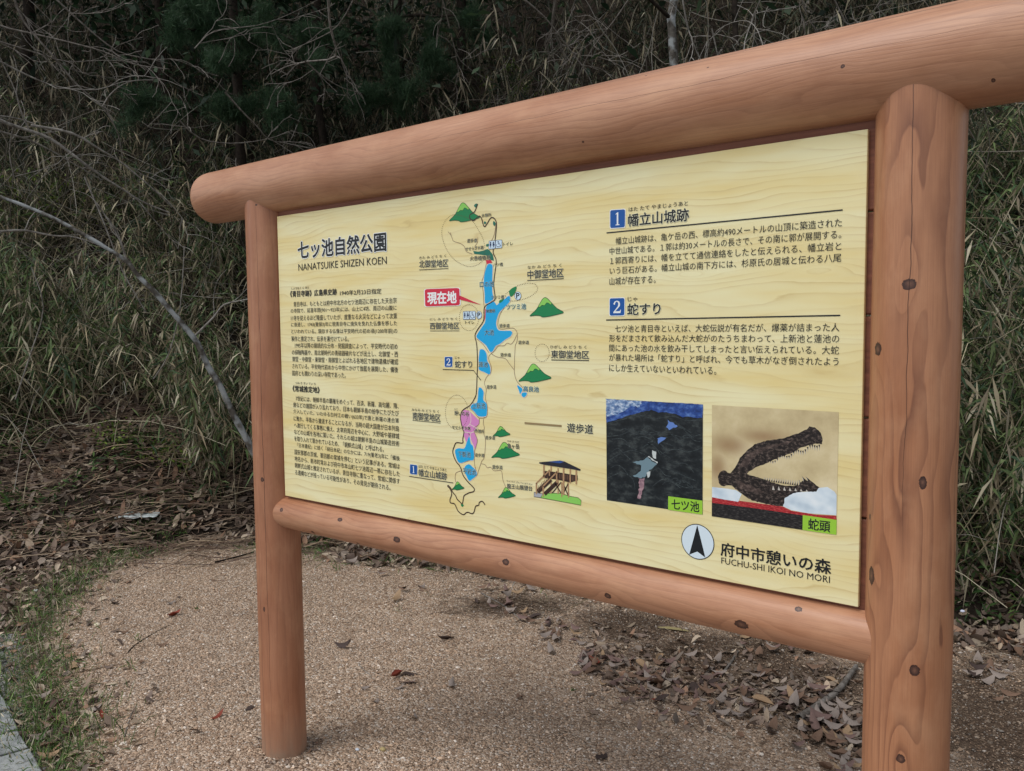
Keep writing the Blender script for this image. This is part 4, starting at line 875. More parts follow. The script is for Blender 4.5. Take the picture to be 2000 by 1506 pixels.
# --- grass strip beside the paving, and sparse blades by the bank ---
n = 8000; k = rng.random(n) * (len(gl) - 1); i0 = k.astype(int); w_ = (k - i0)[:, None]; c = gl[i0] * (1 - w_) + gl[i0 + 1] * w_
cl = vnoise(k * 2.2, k * 0, 6); c = c + rng.normal(size=(n, 2)) * (.05 + .09 * cl)[:, None]; s, d = toSD(c); keep = rng.random(n) < .1 + 1.1 * cl
c, s, d = c[keep], s[keep], d[keep]; n = len(s); b = np.c_[c, surf(s, d) - .002]; e = rng.uniform(.35, 1.5, n); a_ = rng.uniform(0, 6.28, n)
isd = rng.random(n) < .3
link('grass', blades('grass', b, np.c_[np.cos(a_) * np.cos(e), np.sin(a_) * np.cos(e), np.sin(e)], rng.uniform(.03, .13, n), rng.uniform(.0022, .0045, n), rng.uniform(.1, .9, n), np.where(isd[:, None], pick(STRAW, n), pick([(92, 122, 62), (72, 102, 54), (112, 136, 74), (80, 98, 60)], n)), M_leaf, 3), kind='stuff')
n = 12000; s = rng.uniform(-4.6, .2, n); d = foot(s) + rng.normal(.08, .30, n); keep = vnoise(s * 3, d * 3, 66) > .52; s, d = s[keep], d[keep]; n = len(s); b = np.c_[SDW(s, d), surf(s, d)]; e = rng.uniform(.3, 1.4, n); a_ = rng.uniform(0, 6.28, n)
link('grass', blades('grass', b, np.c_[np.cos(a_) * np.cos(e), np.sin(a_) * np.cos(e), np.sin(e)], rng.uniform(.03, .11, n), rng.uniform(.002, .0045, n), rng.uniform(.1, .9, n), pick([(84, 116, 56), (66, 92, 52), (104, 128, 66)], n), M_leaf, 3), kind='stuff')
litter('leaf_litter', *(lambda q: toSD(q))(gl[rng.integers(0, len(gl) - 1, 600)] + rng.normal(size=(600, 2)) * [.2, .2]), (.02, .055))

# ------------------------------------------------------------------ paving by the lower left corner
pav = link('paving', None, kind='structure') if False else None
A_ = G(78, 1506)[:2]; B_ = G(0, 1352)[:2]; dx = nrmz(B_ - A_); nx = np.array([-dx[1], dx[0]]);
if nx @ HR > 0: nx = -nx
M_slab = NT('pale_paving_stone', .8, .25); tcs = M_slab.n('ShaderNodeTexCoord').outputs['Object']
M_slab.color(M_slab.ramp(M_slab.noise(tcs, 22, 6, .7), [(.3, lin(112, 116, 116)), (.5, lin(146, 150, 150)), (.75, lin(178, 181, 180))])); M_slab.bump(M_slab.noise(tcs, 60, 5, .7), .5, .004); M_slab = M_slab.m
def slab_obj(p0, u0, u1, v0, v1, parent):
    q = [p0 + dx * u + nx * v for u, v in ((u0, v0), (u1, v0), (u1, v1), (u0, v1))]
    q = [np.array(x) + rng.normal(size=2) * .004 for x in q]; h = .022 + rng.random() * .004
    bm = bmesh.new(); vs = [bm.verts.new((x[0], x[1], -.03)) for x in q]; f = bm.faces.new(vs)
    r = bmesh.ops.extrude_face_region(bm, geom=[f]); 
    for v in r['geom']:
        if isinstance(v, bmesh.types.BMVert): v.co.z = h
    bmesh.ops.recalc_face_normals(bm, faces=bm.faces); bmesh.ops.bevel(bm, geom=[e for e in bm.edges if e.verts[0].co.z > 0 and e.verts[1].co.z > 0], offset=.004, segments=1, affect='EDGES')
    me = bpy.data.meshes.new('paving_stone'); bm.to_mesh(me); bm.free(); me.materials.append(M_slab); link('paving_stone', me, parent)
bedq = [A_ - dx * 1.5 - nx * 0, A_ + dx * 1.02, A_ + dx * 1.02 + nx * 1.6, A_ - dx * 1.5 + nx * 1.6]
bm = bmesh.new(); vs = [bm.verts.new((x[0], x[1], .004)) for x in bedq]; bm.faces.new(vs); bmesh.ops.recalc_face_normals(bm, faces=bm.faces); me = bpy.data.meshes.new('pavement'); bm.to_mesh(me); bm.free()
mj = NT('joint_sand', .9, .1); mj.color(lin(66, 60, 54)); me.materials.append(mj.m)
if me.polygons[0].normal.z < 0: me.flip_normals()
pave = link('pavement', me, kind='structure')
v = 0
for row in range(7):
    u = -1.45 + (row % 2) * .14; wv = .2
    while u < 1.0:
        L_ = random.uniform(.17, .26); slab_obj(A_, u + .011, min(u + L_, 1.0) - .011, v + .008, v + wv - .008, pave) if min(u + L_, 1.0) - u > .05 else None; u += L_
    v += wv

# ------------------------------------------------------------------ trees and branches
def branchy(root_paths, depth, rad0, seed_n=(4, 6), spread=.7, shrink=.55, grav=-.05):
    """child twigs along given paths"""
    out = []
    def rec(p, r, lv):
        out.append((p, np.linspace(r, r * .35, len(p))))
        if lv == 0: return
        L = np.linalg.norm(np.diff(p, axis=0), axis=1).sum()
        for _ in range(random.randint(*seed_n)):
            i = random.randint(1, len(p) - 2); t = nrmz(p[i + 1] - p[i - 1]); dv = nrmz(t + rng.normal(size=3) * spread); ln = L * shrink * random.uniform(.5, 1.1)
            q = [p[i]]; dd_ = dv
            for k in range(7):
                dd_ = nrmz(dd_ + rng.normal(size=3) * .16 + np.array([0, 0, grav])); q.append(q[-1] + dd_ * ln / 7)
            rec(np.array(q), r * (1 - .6 * i / len(p)) * .5, lv - 1)
    for p in root_paths: rec(np.array(p), rad0, depth)
    return out
def pxpath(pts, d0, d1, sub_=3):
    n = len(pts); q = np.array([at(x, y, d0 + (d1 - d0) * i / (n - 1)) for i, (x, y) in enumerate(pts)]); return smooth3(q, sub_)
def smooth3(p, n=3):
    out = []; N = len(p)
    for i in range(N - 1):
        a, b, c, d = p[max(i - 1, 0)], p[i], p[i + 1], p[min(i + 2, N - 1)]
        for k in range(n):
            t = k / n; out.append(.5 * ((2 * b) + (c - a) * t + (2 * a - 5 * b + 4 * c - d) * t * t + (3 * b - a - 3 * c + d) * t ** 3))
    out.append(p[-1]); return np.array(out)
# the mottled sapling leaning across the bank, left of the board
p0 = pxpath([(-60, 362), (0, 384), (48, 402), (100, 424), (160, 456), (207, 484), (247, 510), (271, 540), (303, 571), (330, 603), (358, 635), (386, 671), (406, 715), (430, 754), (458, 814), (482, 858), (505, 905)], 4.6, 5.15)
t1 = empty('leaning_tree', tuple(p0[-1]), 'thin leaning tree with pale mottled bark slanting down across the bank to the left post', 'tree')
def kid(parent, name, me, **k):
    o = link(name, me, parent, **k); o.matrix_parent_inverse = Matrix.Translation(parent.location).inverted(); return o
kid(t1, 'trunk', tubes('trunk', [p0], [np.linspace(.0075, .021, len(p0)) * (1 + rng.normal(size=len(p0)) * .05)], M_mottled, 8))
for pts, dd_ in [([(382, 655), (418, 619), (438, 595), (482, 585), (540, 570)], (5.4, 5.3)), ([(0, 452), (48, 450), (100, 460), (150, 464), (207, 484)], (4.6, 5.0)), ([(247, 510), (235, 470), (205, 420), (190, 400)], (5.1, 4.9))]:
    q = pxpath(pts, *dd_); bl = branchy([q], 1, .008, (2, 4)); kid(t1, 'branch', tubes('branch', [a for a, b in bl], [b for a, b in bl], M_twig_pale, 5))
# bare trees, upper left
specs = [('bare leafless tree with long grey boughs sweeping in from the upper left corner', 'pale',
          [([(-80, 190), (0, 235), (40, 250), (100, 272), (165, 320), (200, 345), (240, 370), (280, 395), (330, 415)], .016), ([(-60, 245), (0, 257), (60, 275), (110, 300), (160, 330), (200, 352)], .010),
           ([(60, 245), (140, 260), (200, 295), (240, 320), (300, 370), (335, 405)], .011), ([(-40, 100), (0, 120), (60, 150), (115, 170), (190, 175), (240, 160), (300, 155)], .008)], (5.2, 6.0)),
         ('leafless shrub whose fine grey twigs arch over the dark top left of the bank', 'grey',
          [([(-50, 20), (0, 50), (60, 65), (125, 80), (200, 100), (260, 125), (330, 135)], .009), ([(20, -30), (45, 40), (100, 105), (150, 165), (200, 210), (230, 260), (240, 310)], .010),
           ([(90, -20), (165, 50), (230, 100), (290, 115), (335, 125)], .008), ([(200, 208), (215, 185), (240, 165), (270, 157), (300, 158)], .006), ([(-20, 75), (60, 100), (130, 120), (200, 118), (290, 122)], .007)], (5.6, 6.3)),
         ('leafless shrub with crooked branches above the left end of the top beam', 'grey',
          [([(640, -20), (645, 50), (655, 110), (600, 120), (560, 130), (530, 145)], .012), ([(440, 180), (470, 215), (500, 245), (525, 272), (560, 280), (610, 290)], .009), ([(350, 235), (390, 270), (450, 280), (520, 272), (570, 255)], .007),
           ([(595, 118), (625, 145), (665, 170), (700, 180)], .007), ([(700, -20), (660, 50), (610, 80), (560, 100)], .006), ([(380, 95), (420, 60), (500, 50), (560, 30), (620, 0)], .005)], (6.0, 6.8)),
         ('leafless tangle of thin twigs behind the middle of the top beam', 'grey',
          [([(1000, -20), (1060, 30), (1100, 80), (1150, 150), (1180, 230)], .008), ([(1240, -20), (1200, 40), (1160, 90), (1130, 150), (1120, 220)], .007), ([(1090, -20), (1080, 50), (1100, 90), (1130, 80)], .012), ([(860, -20), (880, 60), (900, 120), (960, 160)], .007)], (5.8, 6.6)),
         ('pale curling twigs rising between the two mottled trunks above the top beam', 'pale',
          [([(1330, -20), (1345, 60), (1370, 120), (1400, 160), (1440, 170)], .006), ([(1500, 130), (1480, 60), (1450, 40), (1400, 60), (1380, 100)], .004), ([(1490, -10), (1470, 40), (1480, 90), (1530, 140)], .005), ([(1390, 55), (1400, 100), (1410, 150)], .006), ([(1450, 150), (1455, 80), (1470, 30), (1440, 10)], .005)], (4.8, 5.2)),
         ('thin leafless shrub with straight stems behind the right end of the top beam', 'grey',
          [([(1620, -20), (1650, 40), (1680, 90), (1700, 130)], .005), ([(1740, -20), (1700, 30), (1680, 80)], .005), ([(1560, -20), (1580, 40), (1620, 90)], .004)], (5.0, 5.4))]
for lab, tone, paths, (d0, d1) in specs:
    roots = [(pxpath(q, d0 + random.uniform(-.1, .1), d1 + random.uniform(-.2, .2)), r) for q, r in paths]
    root = empty('bare_tree' if 'tree' in lab else 'bare_shrub', tuple(roots[0][0][-1]), lab, 'tree' if 'tree' in lab else 'shrub')
    for q, r in roots:
        bl = branchy([q], 2, r * .85, (3, 5) if tone == 'grey' else (2, 4), .6, .5)
        kid(root, 'branch', tubes('branch', [a for a, b in bl], [np.maximum(b, .0020) for a, b in bl], M_twig_pale if tone == 'pale' else M_twig, 5))
# long dry canes crossing the bank at the left
for lab, q, dd_ in [('thin straight dry cane leaning over the bank above the leaf heap', [(165, 345), (205, 440), (240, 530), (285, 610)], (5.0, 5.3)), ('dry cane bent down along the bank beside the leaning tree', [(300, 740), (330, 690), (352, 600), (360, 480)], (5.4, 5.2)),
                    ('pale dry stem standing in front of the bamboo grass at the far left', [(30, 780), (60, 690), (85, 600), (60, 520)], (5.4, 5.2))]:
    tag(link('dry_cane', tubes('dry_cane', [pxpath(q, *dd_)], [np.linspace(.005, .003, 10)], M_twig_pale, 5)), lab, 'cane')

def tree(name, base, top, r0, r1, mat, lab, crown, cmat_cols, nleaf, lsz, limbs=4, cr=1.6):
    base = np.array(base); top = np.array(top); root = empty(name, tuple(base), lab, 'tree')
    tr = wig(base - np.array([0, 0, .2]), top, 14, .02); kid(root, 'trunk', tubes('trunk', [tr], [np.linspace(r0, r1, 14) * (1 + rng.normal(size=14) * .05)], mat, 10))
    tips = []
    for k in range(limbs):
        i = random.randint(7, 12); a_ = rng.uniform(0, 6.28); e = tr[i] + np.array([math.cos(a_), math.sin(a_), .35]) * cr * random.uniform(.6, 1.)
        q = wig(tr[i], e, 8, .08); bl = branchy([q], 1, r1 * .6, (2, 4)); kid(root, 'limb', tubes('limb', [x for x, y in bl], [y for x, y in bl], M_bark, 5)); tips += [x for x, y in bl]
    if crown:
        T_ = np.concatenate([t for t in tips] + [tr[-4:]]); c = T_[rng.integers(0, len(T_), nleaf)] + rng.normal(size=(nleaf, 3)) * crown
        a_ = rng.uniform(0, 6.28, nleaf); e = rng.normal(0, .6, nleaf); dv = np.c_[np.cos(a_) * np.cos(e), np.sin(a_) * np.cos(e), np.sin(e)]
        kid(root, 'crown', blades('crown', c, dv, rng.uniform(lsz * .6, lsz * 1.2, nleaf), rng.uniform(lsz * .25, lsz * .5, nleaf), rng.uniform(0, .5, nleaf), pick(cmat_cols, nleaf), M_leaf))
    return root
DKG = [(40, 58, 40), (34, 50, 36), (52, 70, 46)]
def base_on_hill(px, dist):
    p = at(px, 300, dist); s, d = toSD(p[:2]); return np.array([p[0], p[1], float(hill(s, d)[0])])
for px, dist, r, lab, mat, nl in [(1338, 6.1, .040, 'tree with pale mottled trunk standing behind the top beam, left of its darker neighbour', M_mottled, 250), (1424, 6.6, .028, 'darker thin tree trunk standing behind the top beam right of the pale mottled trunk', M_bark, 250),
                              (640, 8.2, .05, 'dark slender trunk standing in the undergrowth above the left part of the beam', M_bark, 3400), (905, 9.2, .06, 'dark tree trunk in the shade behind the middle of the bank', M_bark, 3400),
                              (330, 8.8, .06, 'dark tree trunk half hidden by pine boughs at the upper left', M_bark, 3400), (60, 9.5, .07, 'dark tree trunk deep in the thicket at the far upper left', M_bark, 3400),
                              (1640, 8.4, .06, 'dark tree trunk in the thicket behind the right end of the beam', M_bark, 3400), (1960, 9.0, .07, 'dark tree trunk in the thicket beyond the right post', M_bark, 3400), (-350, 8.5, .08, 'dark tree beyond the left edge of the view', M_bark, 3400), (2350, 8.0, .08, 'dark tree beyond the right post, outside the view', M_bark, 3400)]:
    b = base_on_hill(px, dist); tree('woodland_tree', b, b + np.array([0, 0, 4.2]), r, r * .6, mat, lab, .5, DKG, int(nl * 1.7), .12, 7, 2.2)
# pine with soft dark needles at the upper left
def pine(px, dist, lab, boughs):
    b = base_on_hill(px, dist); root = empty('pine_tree', tuple(b), lab, 'tree'); tr = wig(b, b + np.array([0, 0, 4.5]), 12, .02); kid(root, 'trunk', tubes('trunk', [tr], [np.linspace(.07, .03, 12)], M_bark, 8))
    for (x, y, dd_) in boughs:
        e = at(x, y, dd_); st = tr[np.argmin(np.abs(tr[:, 2] - e[2] - .3))]; q = wig(st, e, 9, .05); bl = branchy([q[3:]], 2, .012, (4, 6), .6, .45, -.02); bl.append((q, np.linspace(.02, .008, 9)))
        kid(root, 'bough', tubes('bough', [a for a, c in bl], [np.maximum(c, .002) for a, c in bl], M_bark, 4))
        T_ = np.concatenate([a[-5:] for a, c in bl[:-1]]); n = 5200; c = T_[rng.integers(0, len(T_), n)] + rng.normal(size=(n, 3)) * .03; dv = nrmz(rng.normal(size=(n, 3)) + np.array([0, 0, .5]))
        kid(root, 'needles', blades('needles', c, dv, rng.uniform(.05, .10, n), rng.uniform(.0022, .004, n), rng.uniform(0, .3, n), pick([(58, 84, 58), (48, 72, 52), (70, 92, 66)], n), M_leaf), kind='stuff')
pine(480, 7.9, 'pine tree with soft dark green needle boughs over the upper left of the bank', [(520, 60, 6.9), (420, 110, 6.8), (330, 60, 7.0), (560, 200, 6.9), (450, 200, 6.9), (260, 200, 6.9), (660, 90, 7.2), (380, 20, 7.2)])
pine(800, 8.6, 'pine tree with dark needle boughs at the top centre behind the beam', [(760, 60, 7.6), (860, 110, 7.6), (700, 190, 7.4), (940, 40, 7.8), (800, 180, 7.5)])
# broad-leaved saplings with yellow-green leaves
for px, py, dd_, nn_, lab in [(60, 400, 5.3, 600, 'small shrub with bright yellow-green leaves at the left edge of the bank'), (190, 375, 5.5, 350, 'sprig of yellow-green leaves beside the grey bough at the left'), (1010, 165, 5.6, 420, 'small shrub with bright green leaves just above the top beam'),
                              (260, 860, 5.7, 260, 'low bright green seedling plant behind the leaf heap'), (330, 905, 5.5, 300, 'low green plant between the leaf heap and the left post'), (950, 95, 6.2, 160, 'sprig of yellow-green leaves high above the top beam')]:
    low = py > 800
    c0 = (hillpt(px, py) + np.array([0, 0, .07])) if low else hillpt(px, py) - ray(px, py) * .75; s_, d_ = toSD(c0[:2]); gzv = float(surf(s_, d_)[0]); root = empty('leafy_shrub', (c0[0], c0[1], gzv), lab, 'shrub')
    ends = c0 + rng.normal(size=(6, 3)) * ([.12, .12, .03] if low else [.2, .2, .12]); st = [wig((c0[0], c0[1], gzv - .02), e, 7, .12) for e in ends]
    kid(root, 'stem', tubes('stem', st, [np.linspace(.005, .002, 7)] * 6, M_twig, 4), kind='stuff')
    T_ = np.concatenate([q[-2:] for q in st]); c = T_[rng.integers(0, len(T_), nn_)] + rng.normal(size=(nn_, 3)) * .05
    kid(root, 'leaves', blades('leaves', c, nrmz(rng.normal(size=(nn_, 3))), rng.uniform(.02, .045, nn_), rng.uniform(.012, .022, nn_), rng.uniform(0, .4, nn_), pick([(104, 124, 52), (86, 112, 48), (122, 138, 64)], nn_), M_leaf), kind='stuff')
# big sasa leaves that stand out
for px, py, dd_, lab in [(262, 430, 5.2, 'dark green bamboo sprig with broad drooping leaves, left of the beam end'), (985, 430, 5.3, 'bamboo sprig behind the board')][:1]:
    c0 = hillpt(px, py) - ray(px, py) * .7; s_, d_ = toSD(c0[:2]); gzv = float(surf(s_, d_)[0]); root = empty('bamboo_sprig', (c0[0], c0[1], gzv), lab, 'bamboo')
    st = wig((c0[0], c0[1], gzv), c0, 8, .03); kid(root, 'stem', tubes('stem', [st], [np.linspace(.005, .003, 8)], M_twig, 5))
    for k in range(7):
        a_ = rng.uniform(0, 6.28); kid(root, 'leaf', blades('leaf', c0[None], np.array([[math.cos(a_) * .8, math.sin(a_) * .8, -.1]]), np.array([.17]), np.array([.024]), np.array([.7]), pick([(52, 86, 62)], 1, .1), M_leaf, 3))

# ------------------------------------------------------------------ small things lying on the gravel
lm = []
tones = {'brown': (122, 98, 82), 'dark': (74, 62, 58), 'grey': (148, 136, 128), 'red': (134, 66, 52), 'tan': (160, 134, 106), 'plum': (120, 98, 92)}
tm = {}
for k, c in tones.items():
    m = NT('dry_leaf_' + k, .7, .2); tc = m.n('ShaderNodeTexCoord').outputs['Object']; nz = m.noise(tc, 60, 4, .6); c1_ = lin(*c); m.color(m.mix(nz, tuple(x * .6 for x in c1_[:3]) + (1,), tuple(min(x * 1.35, 1) for x in c1_[:3]) + (1,))); tm[k] = m.m
meshes = {}
for k in tones:
    for j in range(4):
        V = curl(LV, random.uniform(.1, .9), random.uniform(-1.3, 1.3)); V[:, 1] *= random.uniform(.75, 1.25); V[:, 2] += rng.normal(size=len(V)) * .02
        V[:, 2] -= V[:, 2].min(); meshes[k, j] = npmesh('fallen_leaf', V, LF, tm[k], True)
def fallen(px, py, tone, size, label, group=None, lift=.003):
    p = gsurf_pt(px, py); o = link('fallen_leaf', meshes[tone, random.randint(0, 3)], None, label=label, cat='leaf', group=group)
    s_, d_ = toSD(p[:2]); o.location = (p[0], p[1], float(surf(s_, d_)[0]) + lift); o.rotation_euler = (random.uniform(-.3, .3), random.uniform(-.3, .3), random.uniform(0, 6.28)); o.scale = (size, size, size)
for (x, y, tn, sz, lb) in [(672, 1266, 'dark', .07, 'dark almost black leaf lying alone on gravel right of the left post'), (342, 1203, 'red', .06, 'reddish brown curled leaf on the gravel left of the left post'), (332, 1180, 'grey', .055, 'pale grey leaf beside the reddish curled leaf'),
    (426, 1401, 'red', .045, 'small dark red leaf on gravel left of the left post foot'), (487, 1385, 'dark', .035, 'tiny dark leaf chip close to the left post'), (316, 1262, 'brown', .04, 'narrow brown leaf on open gravel left of the left post'), (184, 1372, 'dark', .05, 'dark curled leaf near the bottom left grass edge'),
    (200, 1402, 'red', .045, 'pinkish red leaf below the dark curled leaf at bottom left'), (188, 1390, 'grey', .045, 'grey leaf tucked beside the pinkish red leaf'), (245, 1237, 'brown', .04, 'flat brown leaf half buried in gravel at the left'), (1283, 1368, 'red', .045, 'small bright red leaf lying among the drift below the rail'),
    (775, 1322, 'red', .06, 'red-brown leaf standing out of the small leaf cluster'), (795, 1335, 'plum', .07, 'broad plum-brown leaf in the small leaf cluster'), (780, 1345, 'grey', .04, 'little pale leaf at the front of the small leaf cluster'), (800, 1318, 'dark', .05, 'dark leaf at the back of the small leaf cluster'),
    (712, 1345, 'grey', .035, 'small pale leaf left of the leaf cluster'), (735, 1372, 'grey', .03, 'pale chip of leaf in front of the leaf cluster'), (1160, 1300, 'red', .08, 'orange-brown leaf propped up at the left end of the drift'), (882, 1340, 'grey', .05, 'grey-brown leaf on gravel right of the leaf cluster'),
    (870, 1250, 'dark', .07, 'dark leaf flat on gravel below the middle of the rail'), (810, 1405, 'grey', .035, 'small twisted leaf on open gravel near the bottom'), (1015, 1365, 'brown', .04, 'brown leaf lying alone before the drift'),
    (600, 1050, 'grey', .08, 'pale leaf lying just behind the left end of the rail'), (640, 1062, 'tan', .07, 'tan leaf behind the left end of the rail'), (1625, 1335, 'tan', .05, 'tan leaf on the fallen branch'), (1175, 1480, 'dark', .05, 'dark leaf at the bottom edge in front of the drift'),
    (145, 1305, 'tan', .05, 'tan leaf on the border of grass and gravel at left'), (1630, 1000 + 240, 'tan', .09, 'long tan leaf behind the right end of the rail')]:
    fallen(x, y, tn, sz * 1.35, lb)
zones = [('dry leaf in the leaf drift under the board', 'leaves in the long drift under the board',
          [([(1120, 1290), (1200, 1320), (1290, 1345), (1390, 1385), (1500, 1385), (1600, 1400), (1660, 1420)], 26, 22, 120), ([(1230, 1300), (1340, 1330), (1450, 1350), (1560, 1370), (1660, 1390)], 34, 26, 46), ([(1600, 1420), (1630, 1450), (1670, 1500)], 26, 22, 30), ([(1440, 1240), (1500, 1260), (1560, 1280)], 30, 16, 14)]),
         ('dry leaf scattered on gravel behind the middle of the rail', 'leaves scattered behind the middle of the rail', [([(870, 1140), (960, 1170), (1010, 1190)], 26, 16, 18), ([(1050, 1215), (1100, 1235), (1140, 1245)], 22, 14, 20), ([(690, 1090), (780, 1140), (830, 1170)], 30, 16, 9)]),
         ('dry leaf on the dark soil right of the right post', 'leaves on the soil beyond the right post', [([(1890, 1300), (1930, 1330), (1960, 1370), (1990, 1290)], 18, 16, 14)]),
         ('dry leaf caught in the grass by the paving at the lower left', 'leaves in the grass by the paving', [([(70, 1330), (100, 1400), (110, 1460), (150, 1400)], 18, 18, 22)])]
for lb, gp, runs in zones:
    for pts, jx, jy, n in runs:
        pa = np.array(pts, float)
        for k in range(n):
            t = random.random() * (len(pa) - 1); i = int(t); q = pa[i] * (1 - t + i) + pa[i + 1] * (t - i)
            tn = random.choice(['brown', 'dark', 'grey', 'plum', 'brown', 'plum', 'grey', 'tan', 'plum', 'grey', 'brown'])
            fallen(q[0] + random.gauss(0, jx), q[1] + random.gauss(0, jy), tn, random.triangular(.03, .105, .065), lb.replace('dry leaf', {'brown': 'warm brown dry leaf', 'dark': 'nearly black dry leaf', 'grey': 'pale grey dry leaf', 'plum': 'purplish brown dry leaf', 'tan': 'light tan dry leaf'}[tn]) + (', ' + ('at its left end' if q[0] < 1260 else 'around its middle' if q[0] < 1430 else 'right of its middle' if q[0] < 1560 else 'close to the right post') if 'drift' in lb else ''), gp, .002 + random.random() * .018)
# straw and broken stems among the leaves
n = 420; k = rng.random(n); q = np.where((k < .5)[:, None], np.c_[rng.uniform(1130, 1680, n), rng.normal(1340, 50, n)], np.c_[rng.uniform(860, 1160, n), rng.normal(1180, 28, n)])
b0 = np.array([G(x, y) for x, y in q]); s, d = toSD(b0); b0[:, 2] = gz(s, d) + .006; a_ = rng.uniform(0, 6.28, n); L = rng.uniform(.04, .22, n); dr = np.c_[np.cos(a_), np.sin(a_), rng.normal(.02, .08, n)]
pts = [wig(b0[i] - dr[i] * L[i] / 2, b0[i] + dr[i] * L[i] / 2, 6, .12) for i in range(n)]
V, F = tubes_vf(pts, [.0012] * n, 3); link('straw', npmesh('straw', V, F, M_dry, True, col=np.repeat(pick([(150, 136, 118), (116, 100, 88), (90, 78, 68)], n, .2), 18, 0)), kind='stuff')
n = 850; q = np.c_[rng.uniform(1150, 1680, n), rng.normal(-6, 36, n)]; q[:, 1] += np.interp(q[:, 0], [1150, 1300, 1450, 1600, 1680], [1290, 1335, 1360, 1380, 1420]); b0 = np.array([G(x, y) for x, y in q]); s, d = toSD(b0); litter('leaf_litter', s, d, (.015, .055), cols=BROWNS + BROWNS[:2])
# fallen branch by the right post, twigs
def gpath(pts, lift=.01): return smooth3(np.array([gsurf_pt(x, y) + np.array([0, 0, lift]) for x, y in pts]), 4)
def lie(name, pts, r, mat, lab, cat, lift=None):
    q = gpath(pts, lift if lift is not None else r[0]); tag(link(name, tubes(name, [q], [np.linspace(r[0], r[1], len(q))], mat, 7)), lab, cat)
lie('fallen_branch', [(1560, 1412), (1600, 1385), (1640, 1352), (1672, 1308)], (.016, .009), M_twig, 'grey fallen branch lying on the leaf drift near the right post', 'branch')
lie('fallen_branch', [(1440, 1275), (1425, 1300), (1395, 1335), (1370, 1352)], (.006, .003), M_twig, 'thin dark fallen branch hanging down behind the rail into the leaves', 'branch')
lie('twig', [(250, 1275 + 0), (262, 1262), (296, 1240), (330, 1222)], (.0022, .0012), M_bark, 'thin dark twig beside the reddish curled leaf', 'twig')
lie('twig', [(420, 1100), (460, 1090), (495, 1080)], (.006, .004), M_bark, 'dark twig lying where gravel meets bank left of the left post', 'twig')
lie('twig', [(243, 1440), (255, 1400), (268, 1375)], (.002, .001), M_twig_pale, 'pale thin straw on gravel near the bottom left', 'twig')
lie('twig', [(700, 1298), (712, 1310), (725, 1322)], (.0018, .001), M_twig_pale, 'pale thin twig on gravel right of the left post', 'twig')
lie('twig', [(940, 1160), (985, 1185), (1020, 1215)], (.004, .002), M_twig, 'grey twig under the middle of the rail', 'twig')
def blade_obj(name, px, py, ang, ln, wd, col, lab, cat, lift=.008):
    p = gsurf_pt(px, py) + np.array([0, 0, lift]); me = blades(name, p[None], np.array([[math.cos(ang), math.sin(ang), .12]]), np.array([ln]), np.array([wd]), np.array([.12]), np.array([lin(*col)[:3]]), M_leaf, 3); tag(link(name, me), lab, cat)
hr = math.atan2(HR[1], HR[0])
blade_obj('bamboo_leaf', 132, 1318, hr + .55, .24, .022, (186, 160, 124), 'long tan bamboo leaf lying from the grass onto the gravel at left', 'leaf')
blade_obj('bamboo_leaf', 1285, 1228, hr - .4, .16, .02, (168, 156, 112), 'yellowish bamboo leaf behind the right half of the rail', 'leaf')
# weeds
for px, py, sc, lab in [(252, 1305, .10, 'small green weed with two arching blades alone on the gravel'), (268, 1250, .09, 'thin upright weed on the open gravel left of the left post'), (155, 1205, .12, 'dark green weed at the gravel corner near the bank'), (780, 1195, .11, 'dry weed tuft behind the rail right of the left post'),
                        (660, 1115, .09, 'thin single grass shoot just behind the rail'), (383, 1190, .05, 'tiny green shoot on gravel near the left post'), (845, 1165, .12, 'dry grass tuft behind the rail left of its middle'), (1120, 1350, .04, 'tiny weed on gravel before the drift'), (230, 1085, .14, 'fresh green grass clump on the bank edge at left')]:
    p = gsurf_pt(px, py); n = 8 if sc < .13 else 60; a_ = rng.uniform(0, 6.28, n); e = rng.uniform(.6, 1.45, n); b = np.repeat(p[None], n, 0) + rng.normal(size=(n, 3)) * [sc * .1, sc * .1, 0]
    c_ = pick(STRAW, n) if 'dry' in lab else pick([(92, 116, 58), (74, 98, 50)], n)
    tag(link('weed', blades('weed', b, np.c_[np.cos(a_) * np.cos(e), np.sin(a_) * np.cos(e), np.sin(e)], rng.uniform(.5, 1.2, n) * sc, np.full(n, .0038), rng.uniform(.2, 1.1, n), c_, M_leaf, 3)), lab, 'weed')
# white scraps and pale pebbles
def stone(px, py, r, rgb, lab, cat='pebble', name='pebble', sq=(1, .8, .55)):
    bm = bmesh.new(); bmesh.ops.create_icosphere(bm, subdivisions=2, radius=r)
    for v in bm.verts: v.co = Vector((v.co.x * sq[0], v.co.y * sq[1], v.co.z * sq[2])) * (1 + random.uniform(-.12, .12))
    me = bpy.data.meshes.new(name); bm.to_mesh(me); bm.free(); me.materials.append(flat(name + '_stone', rgb, .7)); me.polygons.foreach_set('use_smooth', [True] * len(me.polygons))
    p = gsurf_pt(px, py); o = link(name, me, label=lab, cat=cat); o.location = (p[0], p[1], p[2] + r * .3)
stone(190, 1222, .018, (214, 202, 178), 'cream coloured stone on the gravel at the far left')
stone(698, 1465, .008, (206, 216, 228), 'tiny pale blue-white chip near the foot of the left post')
stone(748, 1457 + 8, .012, (176, 158, 112), 'ochre stone just right of the left post foot')
stone(428, 1310, .008, (224, 214, 198), 'little white stone on gravel left of the left post')
stone(70, 1155, .016, (206, 210, 206), 'pale stone in the grass at the left edge', sq=(1, .6, .4))
stone(1880, 1195, .010, (208, 212, 232), 'small white scrap at the foot of the bank right of the right post', cat='scrap', name='white_scrap')
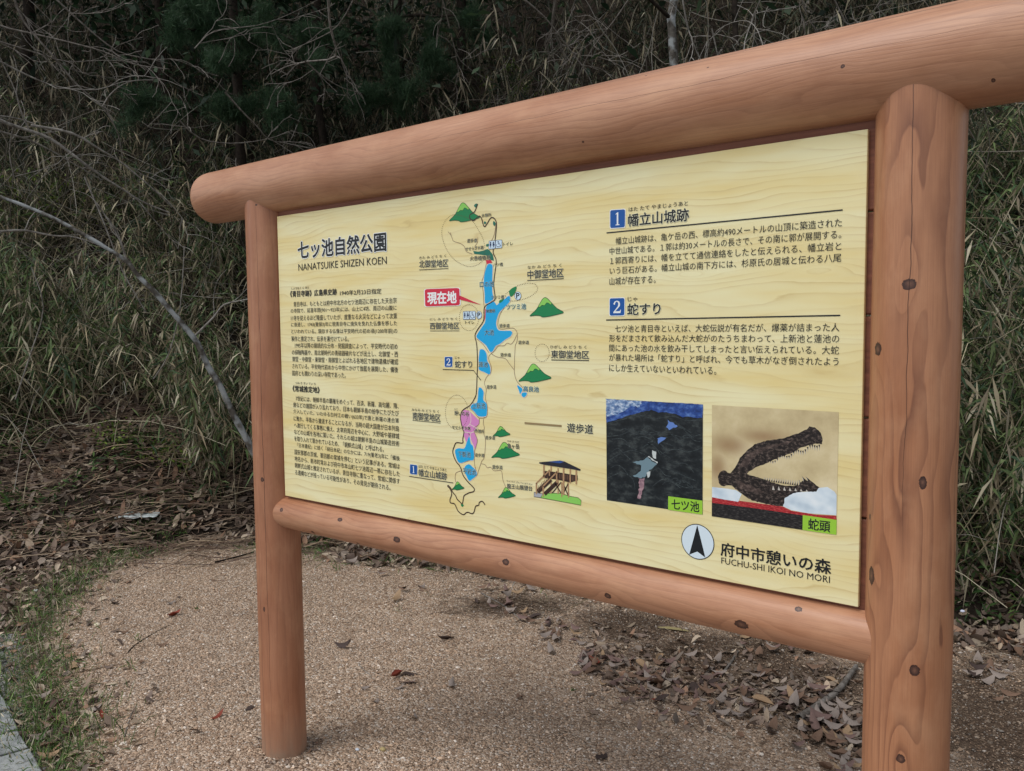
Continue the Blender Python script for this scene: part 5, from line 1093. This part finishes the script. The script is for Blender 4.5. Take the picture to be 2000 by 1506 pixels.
# crumpled plastic sheet on the heap
n = 14; m = 5; X, Y = np.meshgrid(np.linspace(-.14, .14, n), np.linspace(-.04, .04, m)); q = hillpt(270, 1014)
ed = 1 - .35 * vnoise(X.ravel() * 30, Y.ravel() * 0, 5); V = np.c_[X.ravel(), Y.ravel() * ed * 1.2, .012 + .022 * vnoise(X.ravel() * 40, Y.ravel() * 60, 9)]
i = np.arange(n * m).reshape(m, n); F = np.stack([i[:-1, :-1], i[:-1, 1:], i[1:, 1:], i[1:, :-1]], -1).reshape(-1, 4)
ps = NT('milky_plastic', .35, .5); ps.color(lin(176, 184, 184)); o = link('plastic_sheet', npmesh('plastic_sheet', V, F, ps.m, True), label='torn whitish plastic sheet lying on the leaf litter left of the left post', cat='litter')
o.location = (q[0], q[1], q[2] + .01); o.rotation_euler = (.25, 0, hr); so = o.modifiers.new('thickness', 'SOLIDIFY'); so.thickness = .001

q = rng.random((1500, 2)); litter('leaf_litter', -4.6 + 2.2 * q[:, 0], 3.7 + 1.4 * q[:, 1], (.025, .07))

# ragged border: litter, straw and debris straying onto the gravel
n = 2600; s = rng.uniform(-3.6, 4, n); d = foot(s) - np.abs(rng.normal(0, .22, n)); kk = vnoise(s * 4, d * 4, 51) > .4; litter('leaf_litter', s[kk], d[kk], (.015, .05))
n = 900; s = rng.uniform(-3.6, 4, n); d = foot(s) - np.abs(rng.normal(0, .2, n)); b0 = np.c_[SDW(s, d), surf(s, d) + .006]; a_ = rng.uniform(0, 6.28, n); L = rng.uniform(.04, .25, n); dr = np.c_[np.cos(a_), np.sin(a_), rng.normal(.02, .06, n)]
pts = [wig(b0[i] - dr[i] * L[i] / 2, b0[i] + dr[i] * L[i] / 2, 6, .12) for i in range(n)]
V, F = tubes_vf(pts, [.0014] * n, 3); link('straw', npmesh('straw', V, F, M_dry, True, col=np.repeat(pick([(160, 146, 126), (122, 106, 92), (96, 84, 74)], n, .2), 18, 0)), kind='stuff')
# crumbs gathered round the post feet
for cx in (PX0, PX1):
    n = 90; a_ = rng.uniform(0, 6.28, n); rr_ = RP + np.abs(rng.normal(0, .03, n)) + .006; s, d = toSD(np.c_[cx + rr_ * np.cos(a_), PY + rr_ * np.sin(a_)]); litter('leaf_crumbs', s, d, (.006, .02))
